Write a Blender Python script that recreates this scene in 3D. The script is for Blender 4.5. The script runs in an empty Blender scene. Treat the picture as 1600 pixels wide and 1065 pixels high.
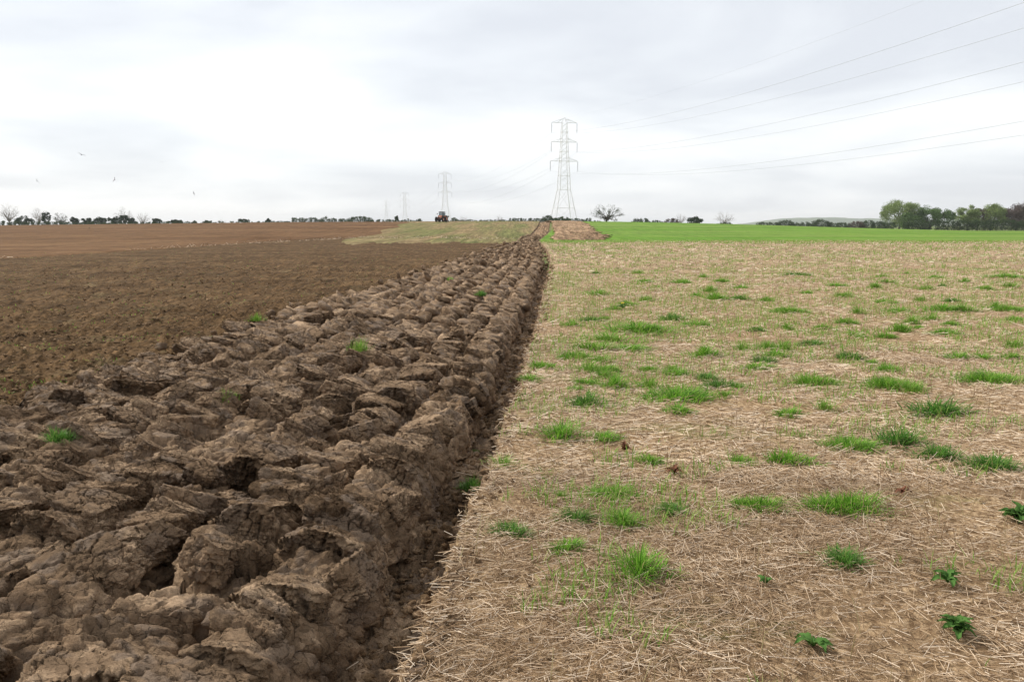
import bpy, math, random
import numpy as np
from mathutils import Vector, Matrix

random.seed(7)
RNG = np.random.default_rng(11)
scene = bpy.context.scene
COL = scene.collection

# ------------------------------------------------------------------ camera
CAM_H, FPX, PITCH = 1.60, 1280.0, math.atan(180.5 / 1280.0)
cam_data = bpy.data.cameras.new('camera')
cam_data.sensor_width = 36.0
cam_data.lens = 36.0 * FPX / 1600.0
cam_data.clip_start, cam_data.clip_end = 0.05, 20000.0
cam = bpy.data.objects.new('camera', cam_data)
cam.location = (0, 0, CAM_H)
cam.rotation_euler = (math.pi / 2 - PITCH, 0, 0)
COL.objects.link(cam)
scene.camera = cam

# ------------------------------------------------------------------ light
SUN_AZ, SUN_EL = math.radians(-62), math.radians(42)      # azimuth from +Y (view), negative = left
EXPOSURE = 1.4
SUN_STRENGTH, SKY_LEVEL = 1.5, 1.0 / 2 ** EXPOSURE
world = bpy.data.worlds.new('World')
scene.world = world
world.use_nodes = True
wn, wl = world.node_tree.nodes, world.node_tree.links
wn.clear()


def wnode(t, **kw):
    n = wn.new(t)
    for k, v in kw.items():
        setattr(n, k, v)
    return n


w_out = wnode('ShaderNodeOutputWorld')
w_sky = wnode('ShaderNodeTexSky', sky_type='NISHITA', sun_disc=False, sun_elevation=SUN_EL, sun_rotation=SUN_AZ)
w_bg1 = wnode('ShaderNodeBackground'); w_bg1.inputs[1].default_value = 0.10
wl.new(w_sky.outputs[0], w_bg1.inputs[0])
w_tc = wnode('ShaderNodeTexCoord')
w_sep = wnode('ShaderNodeSeparateXYZ'); wl.new(w_tc.outputs['Generated'], w_sep.inputs[0])
w_add = wnode('ShaderNodeMath', operation='ADD'); w_add.inputs[1].default_value = 0.16
w_max = wnode('ShaderNodeMath', operation='MAXIMUM'); w_max.inputs[1].default_value = 0.0
wl.new(w_sep.outputs[2], w_max.inputs[0]); wl.new(w_max.outputs[0], w_add.inputs[0])
w_dx = wnode('ShaderNodeMath', operation='DIVIDE'); w_dy = wnode('ShaderNodeMath', operation='DIVIDE')
for d, i in ((w_dx, 0), (w_dy, 1)):
    wl.new(w_sep.outputs[i], d.inputs[0]); wl.new(w_add.outputs[0], d.inputs[1])
w_com = wnode('ShaderNodeCombineXYZ')
wl.new(w_dx.outputs[0], w_com.inputs[0]); wl.new(w_dy.outputs[0], w_com.inputs[1])
w_com.inputs[2].default_value = 12.5
w_n1 = wnode('ShaderNodeTexNoise'); w_n1.inputs['Scale'].default_value = 0.85
w_n1.inputs['Detail'].default_value = 5; w_n1.inputs['Roughness'].default_value = 0.5
w_n1.inputs['Distortion'].default_value = 0.35
wl.new(w_com.outputs[0], w_n1.inputs['Vector'])
w_ramp = wnode('ShaderNodeValToRGB')
w_ramp.color_ramp.elements[0].position = 0.38; w_ramp.color_ramp.elements[0].color = (0.80, 0.825, 0.875, 1)
w_ramp.color_ramp.elements[1].position = 0.63; w_ramp.color_ramp.elements[1].color = (1.06, 1.07, 1.08, 1)
_e = w_ramp.color_ramp.elements.new(0.50); _e.color = (0.925, 0.95, 0.985, 1)
wl.new(w_n1.outputs[0], w_ramp.inputs[0])
w_bg2 = wnode('ShaderNodeBackground'); w_bg2.inputs[1].default_value = SKY_LEVEL
wl.new(w_ramp.outputs[0], w_bg2.inputs[0])
w_mix = wnode('ShaderNodeMixShader'); w_mix.inputs[0].default_value = 0.94
wl.new(w_bg1.outputs[0], w_mix.inputs[1]); wl.new(w_bg2.outputs[0], w_mix.inputs[2])
wl.new(w_mix.outputs[0], w_out.inputs[0])

sun_data = bpy.data.lights.new('sun', 'SUN')
sun_data.energy = SUN_STRENGTH
sun_data.angle = math.radians(10)
sun_data.color = (1.0, 0.945, 0.85)
sun = bpy.data.objects.new('sun', sun_data)
_d = Vector((math.sin(SUN_AZ) * math.cos(SUN_EL), math.cos(SUN_AZ) * math.cos(SUN_EL), math.sin(SUN_EL)))
sun.rotation_euler = (-_d).to_track_quat('-Z', 'Y').to_euler()
COL.objects.link(sun)

vs = scene.view_settings
vs.view_transform = 'Standard'; vs.look = 'None'; vs.exposure = EXPOSURE; vs.gamma = 1.0
vs.use_curve_mapping = False


# ------------------------------------------------------------------ numpy noise
def _hash(ix, iy, s):
    h = (ix.astype(np.int64) * 374761393 + iy.astype(np.int64) * 668265263 + s * 1274126177) & 0xFFFFFFFF
    h = ((h ^ (h >> 13)) * 1274126177) & 0xFFFFFFFF
    h = ((h ^ (h >> 15)) * 2246822519) & 0xFFFFFFFF
    return (h ^ (h >> 16)) / 4294967295.0


def pn(x, y, s=0):
    """gradient noise, about -0.7..0.7"""
    ix, iy = np.floor(x), np.floor(y)
    fx, fy = x - ix, y - iy
    u, v = fx * fx * fx * (fx * (fx * 6 - 15) + 10), fy * fy * fy * (fy * (fy * 6 - 15) + 10)

    def g(a, b):
        t = _hash(ix + a, iy + b, s) * 6.2831853
        return np.cos(t) * (fx - a) + np.sin(t) * (fy - b)
    return (g(0, 0) * (1 - u) + g(1, 0) * u) * (1 - v) + (g(0, 1) * (1 - u) + g(1, 1) * u) * v


def fbm(x, y, s=0, o=4, r=0.5):
    a, t, f = 1.0, 0.0, 1.0
    for i in range(o):
        t = t + a * pn(x * f, y * f, s + i * 17)
        a *= r; f *= 2.03
    return t


def vor(x, y, s=0, jit=0.9):
    """F1, F2, two random values of the nearest cell, offset from its centre"""
    ix, iy = np.floor(x), np.floor(y)
    f1 = np.full(x.shape, 9.0); f2 = np.full(x.shape, 9.0)
    r1 = np.zeros(x.shape); r2 = np.zeros(x.shape); r3 = np.zeros(x.shape)
    ox = np.zeros(x.shape); oy = np.zeros(x.shape)
    for a in (-1, 0, 1):
        for b in (-1, 0, 1):
            cx, cy = ix + a, iy + b
            px = cx + 0.5 + jit * (_hash(cx, cy, s) - 0.5)
            py = cy + 0.5 + jit * (_hash(cx, cy, s + 1) - 0.5)
            dx, dy = x - px, y - py
            d = np.sqrt(dx * dx + dy * dy)
            near = d < f1
            f2 = np.where(near, f1, np.minimum(f2, d))
            f1 = np.where(near, d, f1)
            ox = np.where(near, dx, ox); oy = np.where(near, dy, oy)
            r1 = np.where(near, _hash(cx, cy, s + 2), r1)
            r2 = np.where(near, _hash(cx, cy, s + 3), r2)
            r3 = np.where(near, _hash(cx, cy, s + 4), r3)
    return f1, f2, r1, r2, r3, ox, oy


def sstep(a, b, x):
    t = np.clip((x - a) / (b - a), 0, 1)
    return t * t * (3 - 2 * t)


# ------------------------------------------------------------------ terrain and pixel helpers
_cx = np.array([-2000, -320, -170, -110, -60, -20, 10, 35, 60, 85, 115, 150, 2000.])
_cz = np.array([0.9, 1.0, 1.25, 1.9, 2.45, 2.65, 2.7, 2.5, 1.9, 1.2, 0.35, 0.0, 0.0])
_gx = np.linspace(-2000, 2000, 2001)
_gz = np.interp(_gx, _cx, _cz)
_k = np.hanning(25); _k /= _k.sum()
_gz = np.convolve(np.pad(_gz, 12, mode='edge'), _k, mode='valid')


def terr(X, Y):
    X = np.asarray(X, float); Y = np.asarray(Y, float)
    c = np.interp(X, _gx, _gz)
    t = np.clip((Y - 45) / (225 - 45), 0, 1)
    r = t * t * (1.5 - 0.5 * t)
    z = c * r
    z = z - sstep(80, 350, Y) * sstep(60, 150, X) * 0.75
    z = z - sstep(240, 420, Y) * 0.8 * sstep(-400, 60, X) * (1 - sstep(60, 120, X))
    return z


def ray(px, py):
    a, b = (px - 800) / FPX, (532.5 - py) / FPX
    c, s = math.cos(PITCH), math.sin(PITCH)
    return a, c + b * s, -s + b * c


def ground_at(px, py, ymax=420.0):
    """where the sight line through a photo pixel meets the land"""
    a, dy, dz = ray(px, py)
    Y = np.geomspace(1.2, ymax, 6000)
    t = Y / dy
    hit = (CAM_H + t * dz) < terr(a * t, Y)
    i = int(np.argmax(hit)) if hit.any() else len(Y) - 1
    return float(a * t[i]), float(Y[i])


def at_depth(px, py, Y):
    a, dy, dz = ray(px, py)
    return a * Y / dy, Y, CAM_H + dz * Y / dy


def px_size(Y):
    return Y / FPX


# ------------------------------------------------------------------ materials
def new_mat(name):
    m = bpy.data.materials.new(name)
    m.use_nodes = True
    nt = m.node_tree
    nt.nodes.clear()
    out = nt.nodes.new('ShaderNodeOutputMaterial')
    b = nt.nodes.new('ShaderNodeBsdfPrincipled')
    nt.links.new(b.outputs[0], out.inputs[0])
    b.inputs['Roughness'].default_value = 0.9
    b.inputs['Specular IOR Level'].default_value = 0.04
    return m, nt, b


def nd(nt, t, ins=None, **kw):
    n = nt.nodes.new(t)
    for k, v in kw.items():
        setattr(n, k, v)
    for k, v in (ins or {}).items():
        if isinstance(v, bpy.types.NodeSocket):
            nt.links.new(v, n.inputs[k])
        else:
            n.inputs[k].default_value = v
    return n


def pos(nt):
    return nd(nt, 'ShaderNodeNewGeometry').outputs['Position']


def noise(nt, vec, scale, detail=4, rough=0.55, dist=0.0):
    return nd(nt, 'ShaderNodeTexNoise', {'Vector': vec, 'Scale': scale, 'Detail': detail, 'Roughness': rough,
                                         'Distortion': dist}).outputs[0]


def ramp(nt, fac, stops):
    n = nd(nt, 'ShaderNodeValToRGB', {0: fac})
    els = n.color_ramp.elements
    while len(els) < len(stops):
        els.new(0.5)
    for e, (p, c) in zip(els, stops):
        e.position = p
        e.color = (*c, 1) if len(c) == 3 else c
    return n.outputs[0]


def mix(nt, fac, a, b, blend='MIX'):
    n = nd(nt, 'ShaderNodeMix', data_type='RGBA', blend_type=blend)
    for k, v in ((0, fac), (6, a), (7, b)):
        if isinstance(v, bpy.types.NodeSocket):
            nt.links.new(v, n.inputs[k])
        else:
            n.inputs[k].default_value = v if k == 0 else (*v, 1)
    return n.outputs[2]


def mapr(nt, v, a, b, c=0.0, d=1.0):
    return nd(nt, 'ShaderNodeMapRange', {0: v, 1: a, 2: b, 3: c, 4: d}).outputs[0]


def scaled(nt, vec, s, rot=0.0):
    return nd(nt, 'ShaderNodeMapping', {0: vec, 2: (0, 0, rot), 3: s}).outputs[0]


def bump(nt, height, strength, dist, normal=None):
    ins = {'Height': height, 'Strength': strength, 'Distance': dist}
    if normal:
        ins['Normal'] = normal
    return nd(nt, 'ShaderNodeBump', ins).outputs[0]


def plain(name, col, rough=0.8, spec=0.2, metal=0.0, var=0.0, scale=20):
    m, nt, b = new_mat(name)
    if var:
        n = noise(nt, pos(nt), scale, 3)
        c = ramp(nt, n, [(0.3, tuple(v * (1 - var) for v in col)), (0.7, tuple(v * (1 + var) for v in col))])
        nt.links.new(c, b.inputs['Base Color'])
    else:
        b.inputs['Base Color'].default_value = (*col, 1)
    b.inputs['Roughness'].default_value = rough
    b.inputs['Specular IOR Level'].default_value = spec
    b.inputs['Metallic'].default_value = metal
    return m


def soil_material(name, dark, mid, pale, plates=True):
    m, nt, b = new_mat(name)
    p = pos(nt)
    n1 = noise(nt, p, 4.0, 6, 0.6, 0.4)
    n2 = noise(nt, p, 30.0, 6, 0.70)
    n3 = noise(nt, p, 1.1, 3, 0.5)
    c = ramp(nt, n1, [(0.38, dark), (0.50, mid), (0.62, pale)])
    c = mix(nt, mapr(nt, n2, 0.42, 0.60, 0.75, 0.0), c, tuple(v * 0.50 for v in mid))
    c = mix(nt, mapr(nt, n3, 0.35, 0.7, 0.0, 0.35), c, tuple(v * 1.18 for v in pale))
    if plates:                                                  # damp polished slices: greyer and smoother
        pl = mapr(nt, noise(nt, p, 5.5, 2, 0.5, 0.6), 0.52, 0.60)
        c = mix(nt, nd(nt, 'ShaderNodeMath', {0: pl, 1: 0.7}, operation='MULTIPLY').outputs[0], c, (0.205, 0.142, 0.094))
        nt.links.new(mapr(nt, pl, 0, 1, 0.95, 0.7), b.inputs['Roughness'])
        nt.links.new(mapr(nt, pl, 0, 1, 0.05, 0.22), b.inputs['Specular IOR Level'])
    nt.links.new(c, b.inputs['Base Color'])
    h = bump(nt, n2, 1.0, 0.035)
    warp = nd(nt, 'ShaderNodeVectorMath', {0: p, 1: nd(nt, 'ShaderNodeVectorMath', {
        0: nd(nt, 'ShaderNodeTexNoise', {'Vector': p, 'Scale': 16.0, 'Detail': 2}).outputs[1], 'Scale': 0.07},
        operation='SCALE').outputs[0]}, operation='ADD').outputs[0]
    vr = nd(nt, 'ShaderNodeTexVoronoi', {'Vector': warp, 'Scale': 13.0}, feature='DISTANCE_TO_EDGE').outputs[0]
    where = mapr(nt, noise(nt, p, 3.0, 3, 0.6), 0.42, 0.54)
    crack = nd(nt, 'ShaderNodeMath', {0: mapr(nt, vr, 0.0, 0.05, 1.0, 0.0), 1: where}, operation='MULTIPLY').outputs[0]
    h = bump(nt, nd(nt, 'ShaderNodeMath', {0: 1.0, 1: crack}, operation='SUBTRACT').outputs[0], 0.9, 0.03, h)
    n4 = noise(nt, p, 150.0, 3, 0.7)
    h = bump(nt, n4, 0.8, 0.006, h)
    nt.links.new(h, b.inputs['Normal'])
    return m


M = {}
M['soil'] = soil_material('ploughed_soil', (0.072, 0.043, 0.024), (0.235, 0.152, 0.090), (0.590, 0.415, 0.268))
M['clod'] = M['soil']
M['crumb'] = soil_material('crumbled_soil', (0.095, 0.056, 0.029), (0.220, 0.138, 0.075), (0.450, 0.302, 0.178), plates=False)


def field_material(name, stops, scale, streak=None, fine=8.0, fine_amt=0.5, bump_d=0.03, second=None, grain=None):
    """stops: colour ramp over a broad noise; streak=(scale xyz, rotation, colour, amount); second=(colour, scale, lo, hi)"""
    m, nt, b = new_mat(name)
    p = pos(nt)
    c = ramp(nt, noise(nt, p, scale, 4, 0.55), stops)
    if streak:
        s = noise(nt, scaled(nt, p, streak[0], streak[1]), 1.0, 4, 0.6)
        c = mix(nt, mapr(nt, s, 0.42, 0.62, 0.0, streak[3]), c, streak[2])
    if second:
        for col, sc, lo, hi, am in second:
            s = noise(nt, p, sc, 5, 0.6)
            c = mix(nt, mapr(nt, s, lo, hi, 0.0, am), c, col)
    f = noise(nt, p, fine, 5, 0.7)
    c = mix(nt, fine_amt, c, mix(nt, 1.0, c, ramp(nt, f, [(0.32, (0.35,) * 3), (0.5, (1.0,) * 3), (0.7, (1.7,) * 3)]), 'MULTIPLY'))
    if grain:                                                   # clods and plants too far to pick apart
        gn = noise(nt, scaled(nt, p, (grain[0], grain[1], 1), math.radians(-4)), 1.0, 3, 0.75)
        c = mix(nt, grain[2], c, mix(nt, 1.0, c, ramp(nt, gn, [(0.34, (0.30,) * 3), (0.5, (0.95,) * 3), (0.66, (1.75,) * 3)]), 'MULTIPLY'))
    nt.links.new(c, b.inputs['Base Color'])
    nt.links.new(bump(nt, f, 0.8, bump_d), b.inputs['Normal'])
    return m


M['harrow'] = field_material('harrowed_soil', [(0.35, (0.078, 0.046, 0.022)), (0.65, (0.126, 0.077, 0.038))], 0.35,
                             None, 14.0, 0.9, 0.05, [((0.15, 0.115, 0.062), 0.9, 0.56, 0.70, 0.5), ((0.10, 0.105, 0.042), 2.2, 0.63, 0.72, 0.45)], (5.0, 0.7, 0.7))
M['tilled'] = field_material('reddish_tilled_soil', [(0.35, (0.125, 0.068, 0.031)), (0.65, (0.182, 0.105, 0.052))], 0.05,
                             ((0.010, 0.22, 1), math.radians(-8), (0.105, 0.054, 0.025), 0.85), 2.0, 0.3, 0.1, None, (2.2, 0.10, 0.55))
M['olive'] = field_material('weedy_stubble', [(0.35, (0.195, 0.140, 0.070)), (0.65, (0.255, 0.186, 0.100))], 0.12,
                            ((0.30, 0.008, 1), math.radians(-9), (0.140, 0.142, 0.052), 0.95), 2.5, 0.4, 0.1,
                            [((0.14, 0.165, 0.048), 0.25, 0.52, 0.68, 0.45)], (2.4, 0.09, 0.6))
M['crop'] = field_material('green_crop', [(0.35, (0.085, 0.190, 0.018)), (0.65, (0.125, 0.240, 0.028))], 0.03,
                           ((0.02, 0.16, 1), math.radians(3), (0.185, 0.240, 0.060), 0.9), 1.6, 0.3, 0.08, None, (1.8, 0.07, 0.32))
M['patch'] = field_material('rough_brown_patch', [(0.35, (0.225, 0.142, 0.084)), (0.65, (0.340, 0.232, 0.145))], 0.25,
                            None, 1.6, 0.5, 0.15, [((0.22, 0.185, 0.07), 0.3, 0.55, 0.68, 0.5)], (2.0, 0.10, 0.85))
M['verge'] = field_material('rough_grass', [(0.35, (0.120, 0.155, 0.050)), (0.65, (0.190, 0.215, 0.085))], 0.06, None, 1.5, 0.5, 0.1)


def stubble_material():
    m, nt, b = new_mat('straw_litter')
    p = pos(nt)
    far = mapr(nt, nd(nt, 'ShaderNodeSeparateXYZ', {0: p}).outputs[1], 8.0, 45.0)
    f = noise(nt, scaled(nt, p, (1, 0.6, 1)), 30.0, 6, 0.75)
    c = ramp(nt, f, [(0.38, (0.110, 0.067, 0.034)), (0.50, (0.290, 0.192, 0.106)), (0.62, (0.580, 0.420, 0.255))])
    big = noise(nt, p, 1.6, 5, 0.6)
    c = mix(nt, mapr(nt, big, 0.38, 0.66, 0.0, 0.5), c, (0.235, 0.155, 0.090))
    fine2 = noise(nt, p, 5.0, 6, 0.75)
    cf = ramp(nt, fine2, [(0.36, (0.180, 0.115, 0.068)), (0.5, (0.350, 0.245, 0.156)), (0.62, (0.540, 0.405, 0.275))])
    c = mix(nt, far, c, cf)
    g1 = mapr(nt, noise(nt, scaled(nt, p, (0.5, 1.0, 1)), 0.9, 5, 0.65), 0.53, 0.66, 0.0, 0.55)
    c = mix(nt, g1, c, (0.165, 0.215, 0.060))
    g2 = mapr(nt, noise(nt, scaled(nt, p, (0.03, 0.16, 1)), 1.0, 4, 0.6), 0.50, 0.64, 0.0, 0.30)
    c = mix(nt, nd(nt, 'ShaderNodeMath', {0: g2, 1: far}, operation='MULTIPLY').outputs[0], c, (0.215, 0.235, 0.095))
    gn = noise(nt, scaled(nt, p, (3.2, 0.28, 1)), 1.0, 4, 0.75)
    gc = mix(nt, 1.0, c, ramp(nt, gn, [(0.34, (0.35,) * 3), (0.5, (0.97,) * 3), (0.66, (1.6,) * 3)]), 'MULTIPLY')
    c = mix(nt, nd(nt, 'ShaderNodeMath', {0: far, 1: 0.75}, operation='MULTIPLY').outputs[0], c, gc)
    nt.links.new(c, b.inputs['Base Color'])
    nt.links.new(bump(nt, f, 0.9, 0.02), b.inputs['Normal'])
    return m


M['stubble'] = stubble_material()


def island_mat(name, stops, rough=0.8, spec=0.08, trans=0.0, var_scale=None):
    """every blade, stalk or leaf of the mesh takes its own tone"""
    m, nt, b = new_mat(name)
    r = nd(nt, 'ShaderNodeNewGeometry').outputs['Random Per Island']
    c = ramp(nt, r, stops)
    if var_scale:
        c = mix(nt, mapr(nt, noise(nt, pos(nt), var_scale, 2), 0.40, 0.68, 0.0, 0.38), c, tuple(v * 1.3 for v in stops[0][1]))
    nt.links.new(c, b.inputs['Base Color'])
    b.inputs['Roughness'].default_value = rough
    b.inputs['Specular IOR Level'].default_value = min(spec, 0.15)
    if trans:
        t = nd(nt, 'ShaderNodeBsdfTranslucent', {0: c})
        mx = nd(nt, 'ShaderNodeMixShader', {0: trans, 1: b.outputs[0], 2: t.outputs[0]})
        nt.links.new(mx.outputs[0], [n for n in nt.nodes if n.type == 'OUTPUT_MATERIAL'][0].inputs[0])
    return m


M['straw'] = island_mat('dry_straw', var_scale=1.3, stops= [(0.0, (0.150, 0.095, 0.055)), (0.30, (0.375, 0.252, 0.148)), (0.68, (0.600, 0.450, 0.298)), (1.0, (0.820, 0.690, 0.540))], rough=0.7, spec=0.1)
M['stalk'] = island_mat('standing_stalks', [(0.0, (0.20, 0.120, 0.065)), (0.6, (0.33, 0.225, 0.130)), (1.0, (0.42, 0.36, 0.18))], 0.7, 0.2)
M['grass'] = island_mat('grass_blades', [(0.0, (0.080, 0.195, 0.020)), (0.5, (0.165, 0.370, 0.036)), (0.86, (0.290, 0.510, 0.070)), (1.0, (0.46, 0.40, 0.17))], 0.55, 0.3, 0.42)
M['grass_dark'] = island_mat('dark_grass_blades', [(0.0, (0.060, 0.150, 0.024)), (0.6, (0.110, 0.265, 0.040)), (0.9, (0.190, 0.330, 0.070)), (1.0, (0.36, 0.33, 0.13))], 0.55, 0.3, 0.4)
M['grass_lime'] = island_mat('pale_grass_blades', [(0.0, (0.110, 0.240, 0.025)), (0.5, (0.190, 0.370, 0.045)), (0.85, (0.300, 0.420, 0.090)), (1.0, (0.45, 0.40, 0.18))], 0.55, 0.3, 0.3)
M['leaf'] = island_mat('broad_leaf', [(0.0, (0.050, 0.125, 0.026)), (1.0, (0.130, 0.250, 0.060))], 0.75, 0.1, 0.25, 60.0)
M['rust'] = island_mat('dry_rust_leaf', [(0.0, (0.090, 0.035, 0.022)), (1.0, (0.230, 0.105, 0.060))], 0.8, 0.1)
M['yellow'] = plain('yellow_petal', (0.75, 0.55, 0.03), 0.6)
M['bark'] = plain('dark_bark', (0.060, 0.048, 0.038), 0.9, 0.1, 0, 0.3, 3)
M['twig'] = plain('bare_twig', (0.21, 0.175, 0.155), 0.9, 0.1, 0, 0.2, 3)


def leafmat(name, col, var=0.35):
    return island_mat(name, [(0.0, tuple(v * (1 - var) for v in col)), (0.6, col), (1.0, tuple(v * (1 + 1.2 * var) for v in col))], 0.6, 0.2, 0.15)


M['ever'] = leafmat('evergreen_leaves', (0.028, 0.050, 0.022))
M['hedge'] = leafmat('hedge_leaves', (0.046, 0.078, 0.026))
M['spring'] = leafmat('spring_leaves', (0.220, 0.285, 0.095))
M['mid'] = leafmat('mid_green_leaves', (0.110, 0.180, 0.055))
M['plum'] = leafmat('purple_brown_buds', (0.120, 0.088, 0.074))
M['oakleaf'] = leafmat('young_oak_leaves', (0.075, 0.095, 0.045))
M['steel'] = plain('galvanised_steel', (0.72, 0.69, 0.69), 0.6, 0.4, 0.0, 0.08, 2)
M['glassy'] = plain('insulator_glass', (0.30, 0.29, 0.30), 0.35, 0.5)
M['cable'] = plain('aluminium_cable', (0.36, 0.36, 0.37), 0.5, 0.4)
M['orange'] = plain('orange_paint', (0.45, 0.13, 0.05), 0.4, 0.5, 0, 0.1, 2)
M['black'] = plain('black_paint', (0.018, 0.020, 0.024), 0.5, 0.4)
M['rubber'] = plain('dusty_rubber', (0.030, 0.028, 0.028), 0.9, 0.1, 0, 0.3, 4)
M['glass'] = plain('cab_glass', (0.25, 0.33, 0.36), 0.08, 0.6)
M['iron'] = plain('worn_iron', (0.20, 0.17, 0.15), 0.6, 0.4, 0, 0.3, 5)
M['lamp'] = plain('lamp_glass', (0.75, 0.74, 0.70), 0.2, 0.6)
M['feather'] = plain('white_feather', (0.62, 0.62, 0.64), 0.7, 0.2, 0, 0.05, 5)
M['grey_feather'] = plain('grey_feather', (0.30, 0.31, 0.33), 0.7, 0.2, 0, 0.1, 5)
M['crow'] = plain('black_feather', (0.02, 0.02, 0.022), 0.6, 0.3)


# ------------------------------------------------------------------ mesh helpers
def mesh_np(name, verts, quads=None, tris=None, smooth=False):
    me = bpy.data.meshes.new(name)
    verts = np.asarray(verts, dtype=np.float32)
    nq = 0 if quads is None else len(quads)
    ntr = 0 if tris is None else len(tris)
    me.vertices.add(len(verts))
    me.vertices.foreach_set('co', verts.ravel())
    loops, starts = [], []
    if nq:
        loops.append(np.asarray(quads, dtype=np.int32).ravel()); starts.append(np.arange(nq, dtype=np.int32) * 4)
    if ntr:
        loops.append(np.asarray(tris, dtype=np.int32).ravel()); starts.append(nq * 4 + np.arange(ntr, dtype=np.int32) * 3)
    loops = np.concatenate(loops); starts = np.concatenate(starts)
    me.loops.add(len(loops)); me.loops.foreach_set('vertex_index', loops)
    me.polygons.add(len(starts)); me.polygons.foreach_set('loop_start', starts)
    if smooth:
        me.polygons.foreach_set('use_smooth', np.ones(len(starts), dtype=bool))
    me.update(calc_edges=True)
    return me


def link(name, me, mat=None, parent=None, loc=None, rot=None, scale=None):
    o = bpy.data.objects.new(name, me)
    COL.objects.link(o)
    if mat is not None and me is not None and not me.materials:
        me.materials.append(mat)
    if parent is not None:
        o.parent = parent
    if loc is not None:
        o.location = loc
    if rot is not None:
        o.rotation_euler = rot
    if scale is not None:
        o.scale = scale
    return o


def tag(o, label, cat, group=None):
    o['label'] = label; o['category'] = cat
    if group:
        o['group'] = group
    return o


class MB:
    """collects boxes, bars and tubes into one mesh"""
    def __init__(self):
        self.v, self.f = [], []

    def box(self, c, s, rz=0.0):
        n = len(self.v)
        ca, sa = math.cos(rz), math.sin(rz)
        for dx, dy, dz in ((-1, -1, -1), (1, -1, -1), (1, 1, -1), (-1, 1, -1), (-1, -1, 1), (1, -1, 1), (1, 1, 1), (-1, 1, 1)):
            x, y = dx * s[0] / 2, dy * s[1] / 2
            self.v.append((c[0] + x * ca - y * sa, c[1] + x * sa + y * ca, c[2] + dz * s[2] / 2))
        for q in ((0, 3, 2, 1), (4, 5, 6, 7), (0, 1, 5, 4), (1, 2, 6, 5), (2, 3, 7, 6), (3, 0, 4, 7)):
            self.f.append(tuple(n + i for i in q))
        return self

    def tube(self, pts, radii, sides=4, cap=True):
        pts = [Vector(p) for p in pts]
        if not isinstance(radii, (list, tuple)):
            radii = [radii] * len(pts)
        n0 = len(self.v)
        for i, p in enumerate(pts):
            d = (pts[min(i + 1, len(pts) - 1)] - pts[max(i - 1, 0)])
            if d.length < 1e-9:
                d = Vector((0, 0, 1))
            d.normalize()
            a = d.cross(Vector((0, 0, 1)) if abs(d.z) < 0.95 else Vector((1, 0, 0))).normalized()
            b = d.cross(a)
            for k in range(sides):
                t = 2 * math.pi * (k + 0.5) / sides
                self.v.append(tuple(p + (a * math.cos(t) + b * math.sin(t)) * radii[i]))
        for i in range(len(pts) - 1):
            for k in range(sides):
                k2 = (k + 1) % sides
                self.f.append((n0 + i * sides + k, n0 + i * sides + k2, n0 + (i + 1) * sides + k2, n0 + (i + 1) * sides + k))
        if cap:
            self.f.append(tuple(n0 + k for k in reversed(range(sides))))
            self.f.append(tuple(n0 + (len(pts) - 1) * sides + k for k in range(sides)))
        return self

    def disc(self, c, axis, r, w, sides=20, bevel=0.12):
        """a wheel-like drum about an axis"""
        a = Vector(axis).normalized()
        c = Vector(c)
        return self.tube([c - a * w / 2, c - a * (w / 2 - bevel * w), c + a * (w / 2 - bevel * w), c + a * w / 2],
                         [r * 0.88, r, r, r * 0.88], sides)

    def mesh(self, name, smooth=False):
        me = bpy.data.meshes.new(name)
        me.from_pydata(self.v, [], self.f)
        if smooth:
            me.polygons.foreach_set('use_smooth', np.ones(len(me.polygons), dtype=bool))
        me.update()
        return me

    def build(self, name, mat, parent=None, smooth=False):
        return link(name, self.mesh(name, smooth), mat, parent)


def grid_quads(nr, nc):
    i = np.arange((nr - 1) * (nc - 1))
    r, c = i // (nc - 1), i % (nc - 1)
    a = r * nc + c
    return np.stack([a, a + 1, a + nc + 1, a + nc], 1)


def structure(name, me, mat, smooth=True):
    o = link(name, me, mat)
    o['kind'] = 'structure'
    return o


# ------------------------------------------------------------------ edges of the ploughed strip
R_PX = [(560, 1300), (645, 1065), (672, 980), (700, 900), (735, 815), (762, 755), (790, 680), (802, 640), (816, 600), (829, 560), (843, 505), (851, 470),
        (858, 435), (862, 413), (861, 400), (855, 388), (847, 380), (842, 376)]
L_PX = [(0, 640), (110, 610), (200, 578), (300, 542), (400, 508), (500, 474), (600, 447), (700, 411), (760, 392), (800, 380), (815, 375)]


def curve_of(pxs, extra):
    pts = sorted([ground_at(*p)[::-1] for p in pxs] + extra)
    ys = np.array([p[0] for p in pts]); xs = np.array([p[1] for p in pts])
    gy = np.geomspace(0.9, 420, 900)
    gx = np.interp(gy, ys, xs)
    k = np.hanning(23); k /= k.sum()
    gx = np.convolve(np.pad(gx, 11, mode='edge'), k, mode='valid')
    return lambda Y: np.interp(Y, gy, gx)


_far_r = [(y, ((862 - 800) / FPX) * y) for y in (135, 170, 200, 230, 300)]
_far_l = [(y, ((a - 800) / FPX) * y) for y, a in ((135, 833), (170, 838), (200, 840), (230, 842), (300, 842))]
_R0 = curve_of(R_PX, _far_r)


def R_of(Y):
    Y = np.asarray(Y, float)
    return _R0(Y) + 0.08 * pn(Y * 0.8, Y * 0, 901) + 0.07 * pn(Y * 2.7, Y * 0, 903) + 0.035 * pn(Y * 9.0, Y * 0, 905)


_lp = [ground_at(*p)[::-1] for p in L_PX]
L_of = curve_of(L_PX, [(1.5, R_of(1.5) - 4.6), (3.5, R_of(3.5) - 4.55)] + _far_l)

# ------------------------------------------------------------------ ploughed furrows
PERIOD = 0.47


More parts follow.
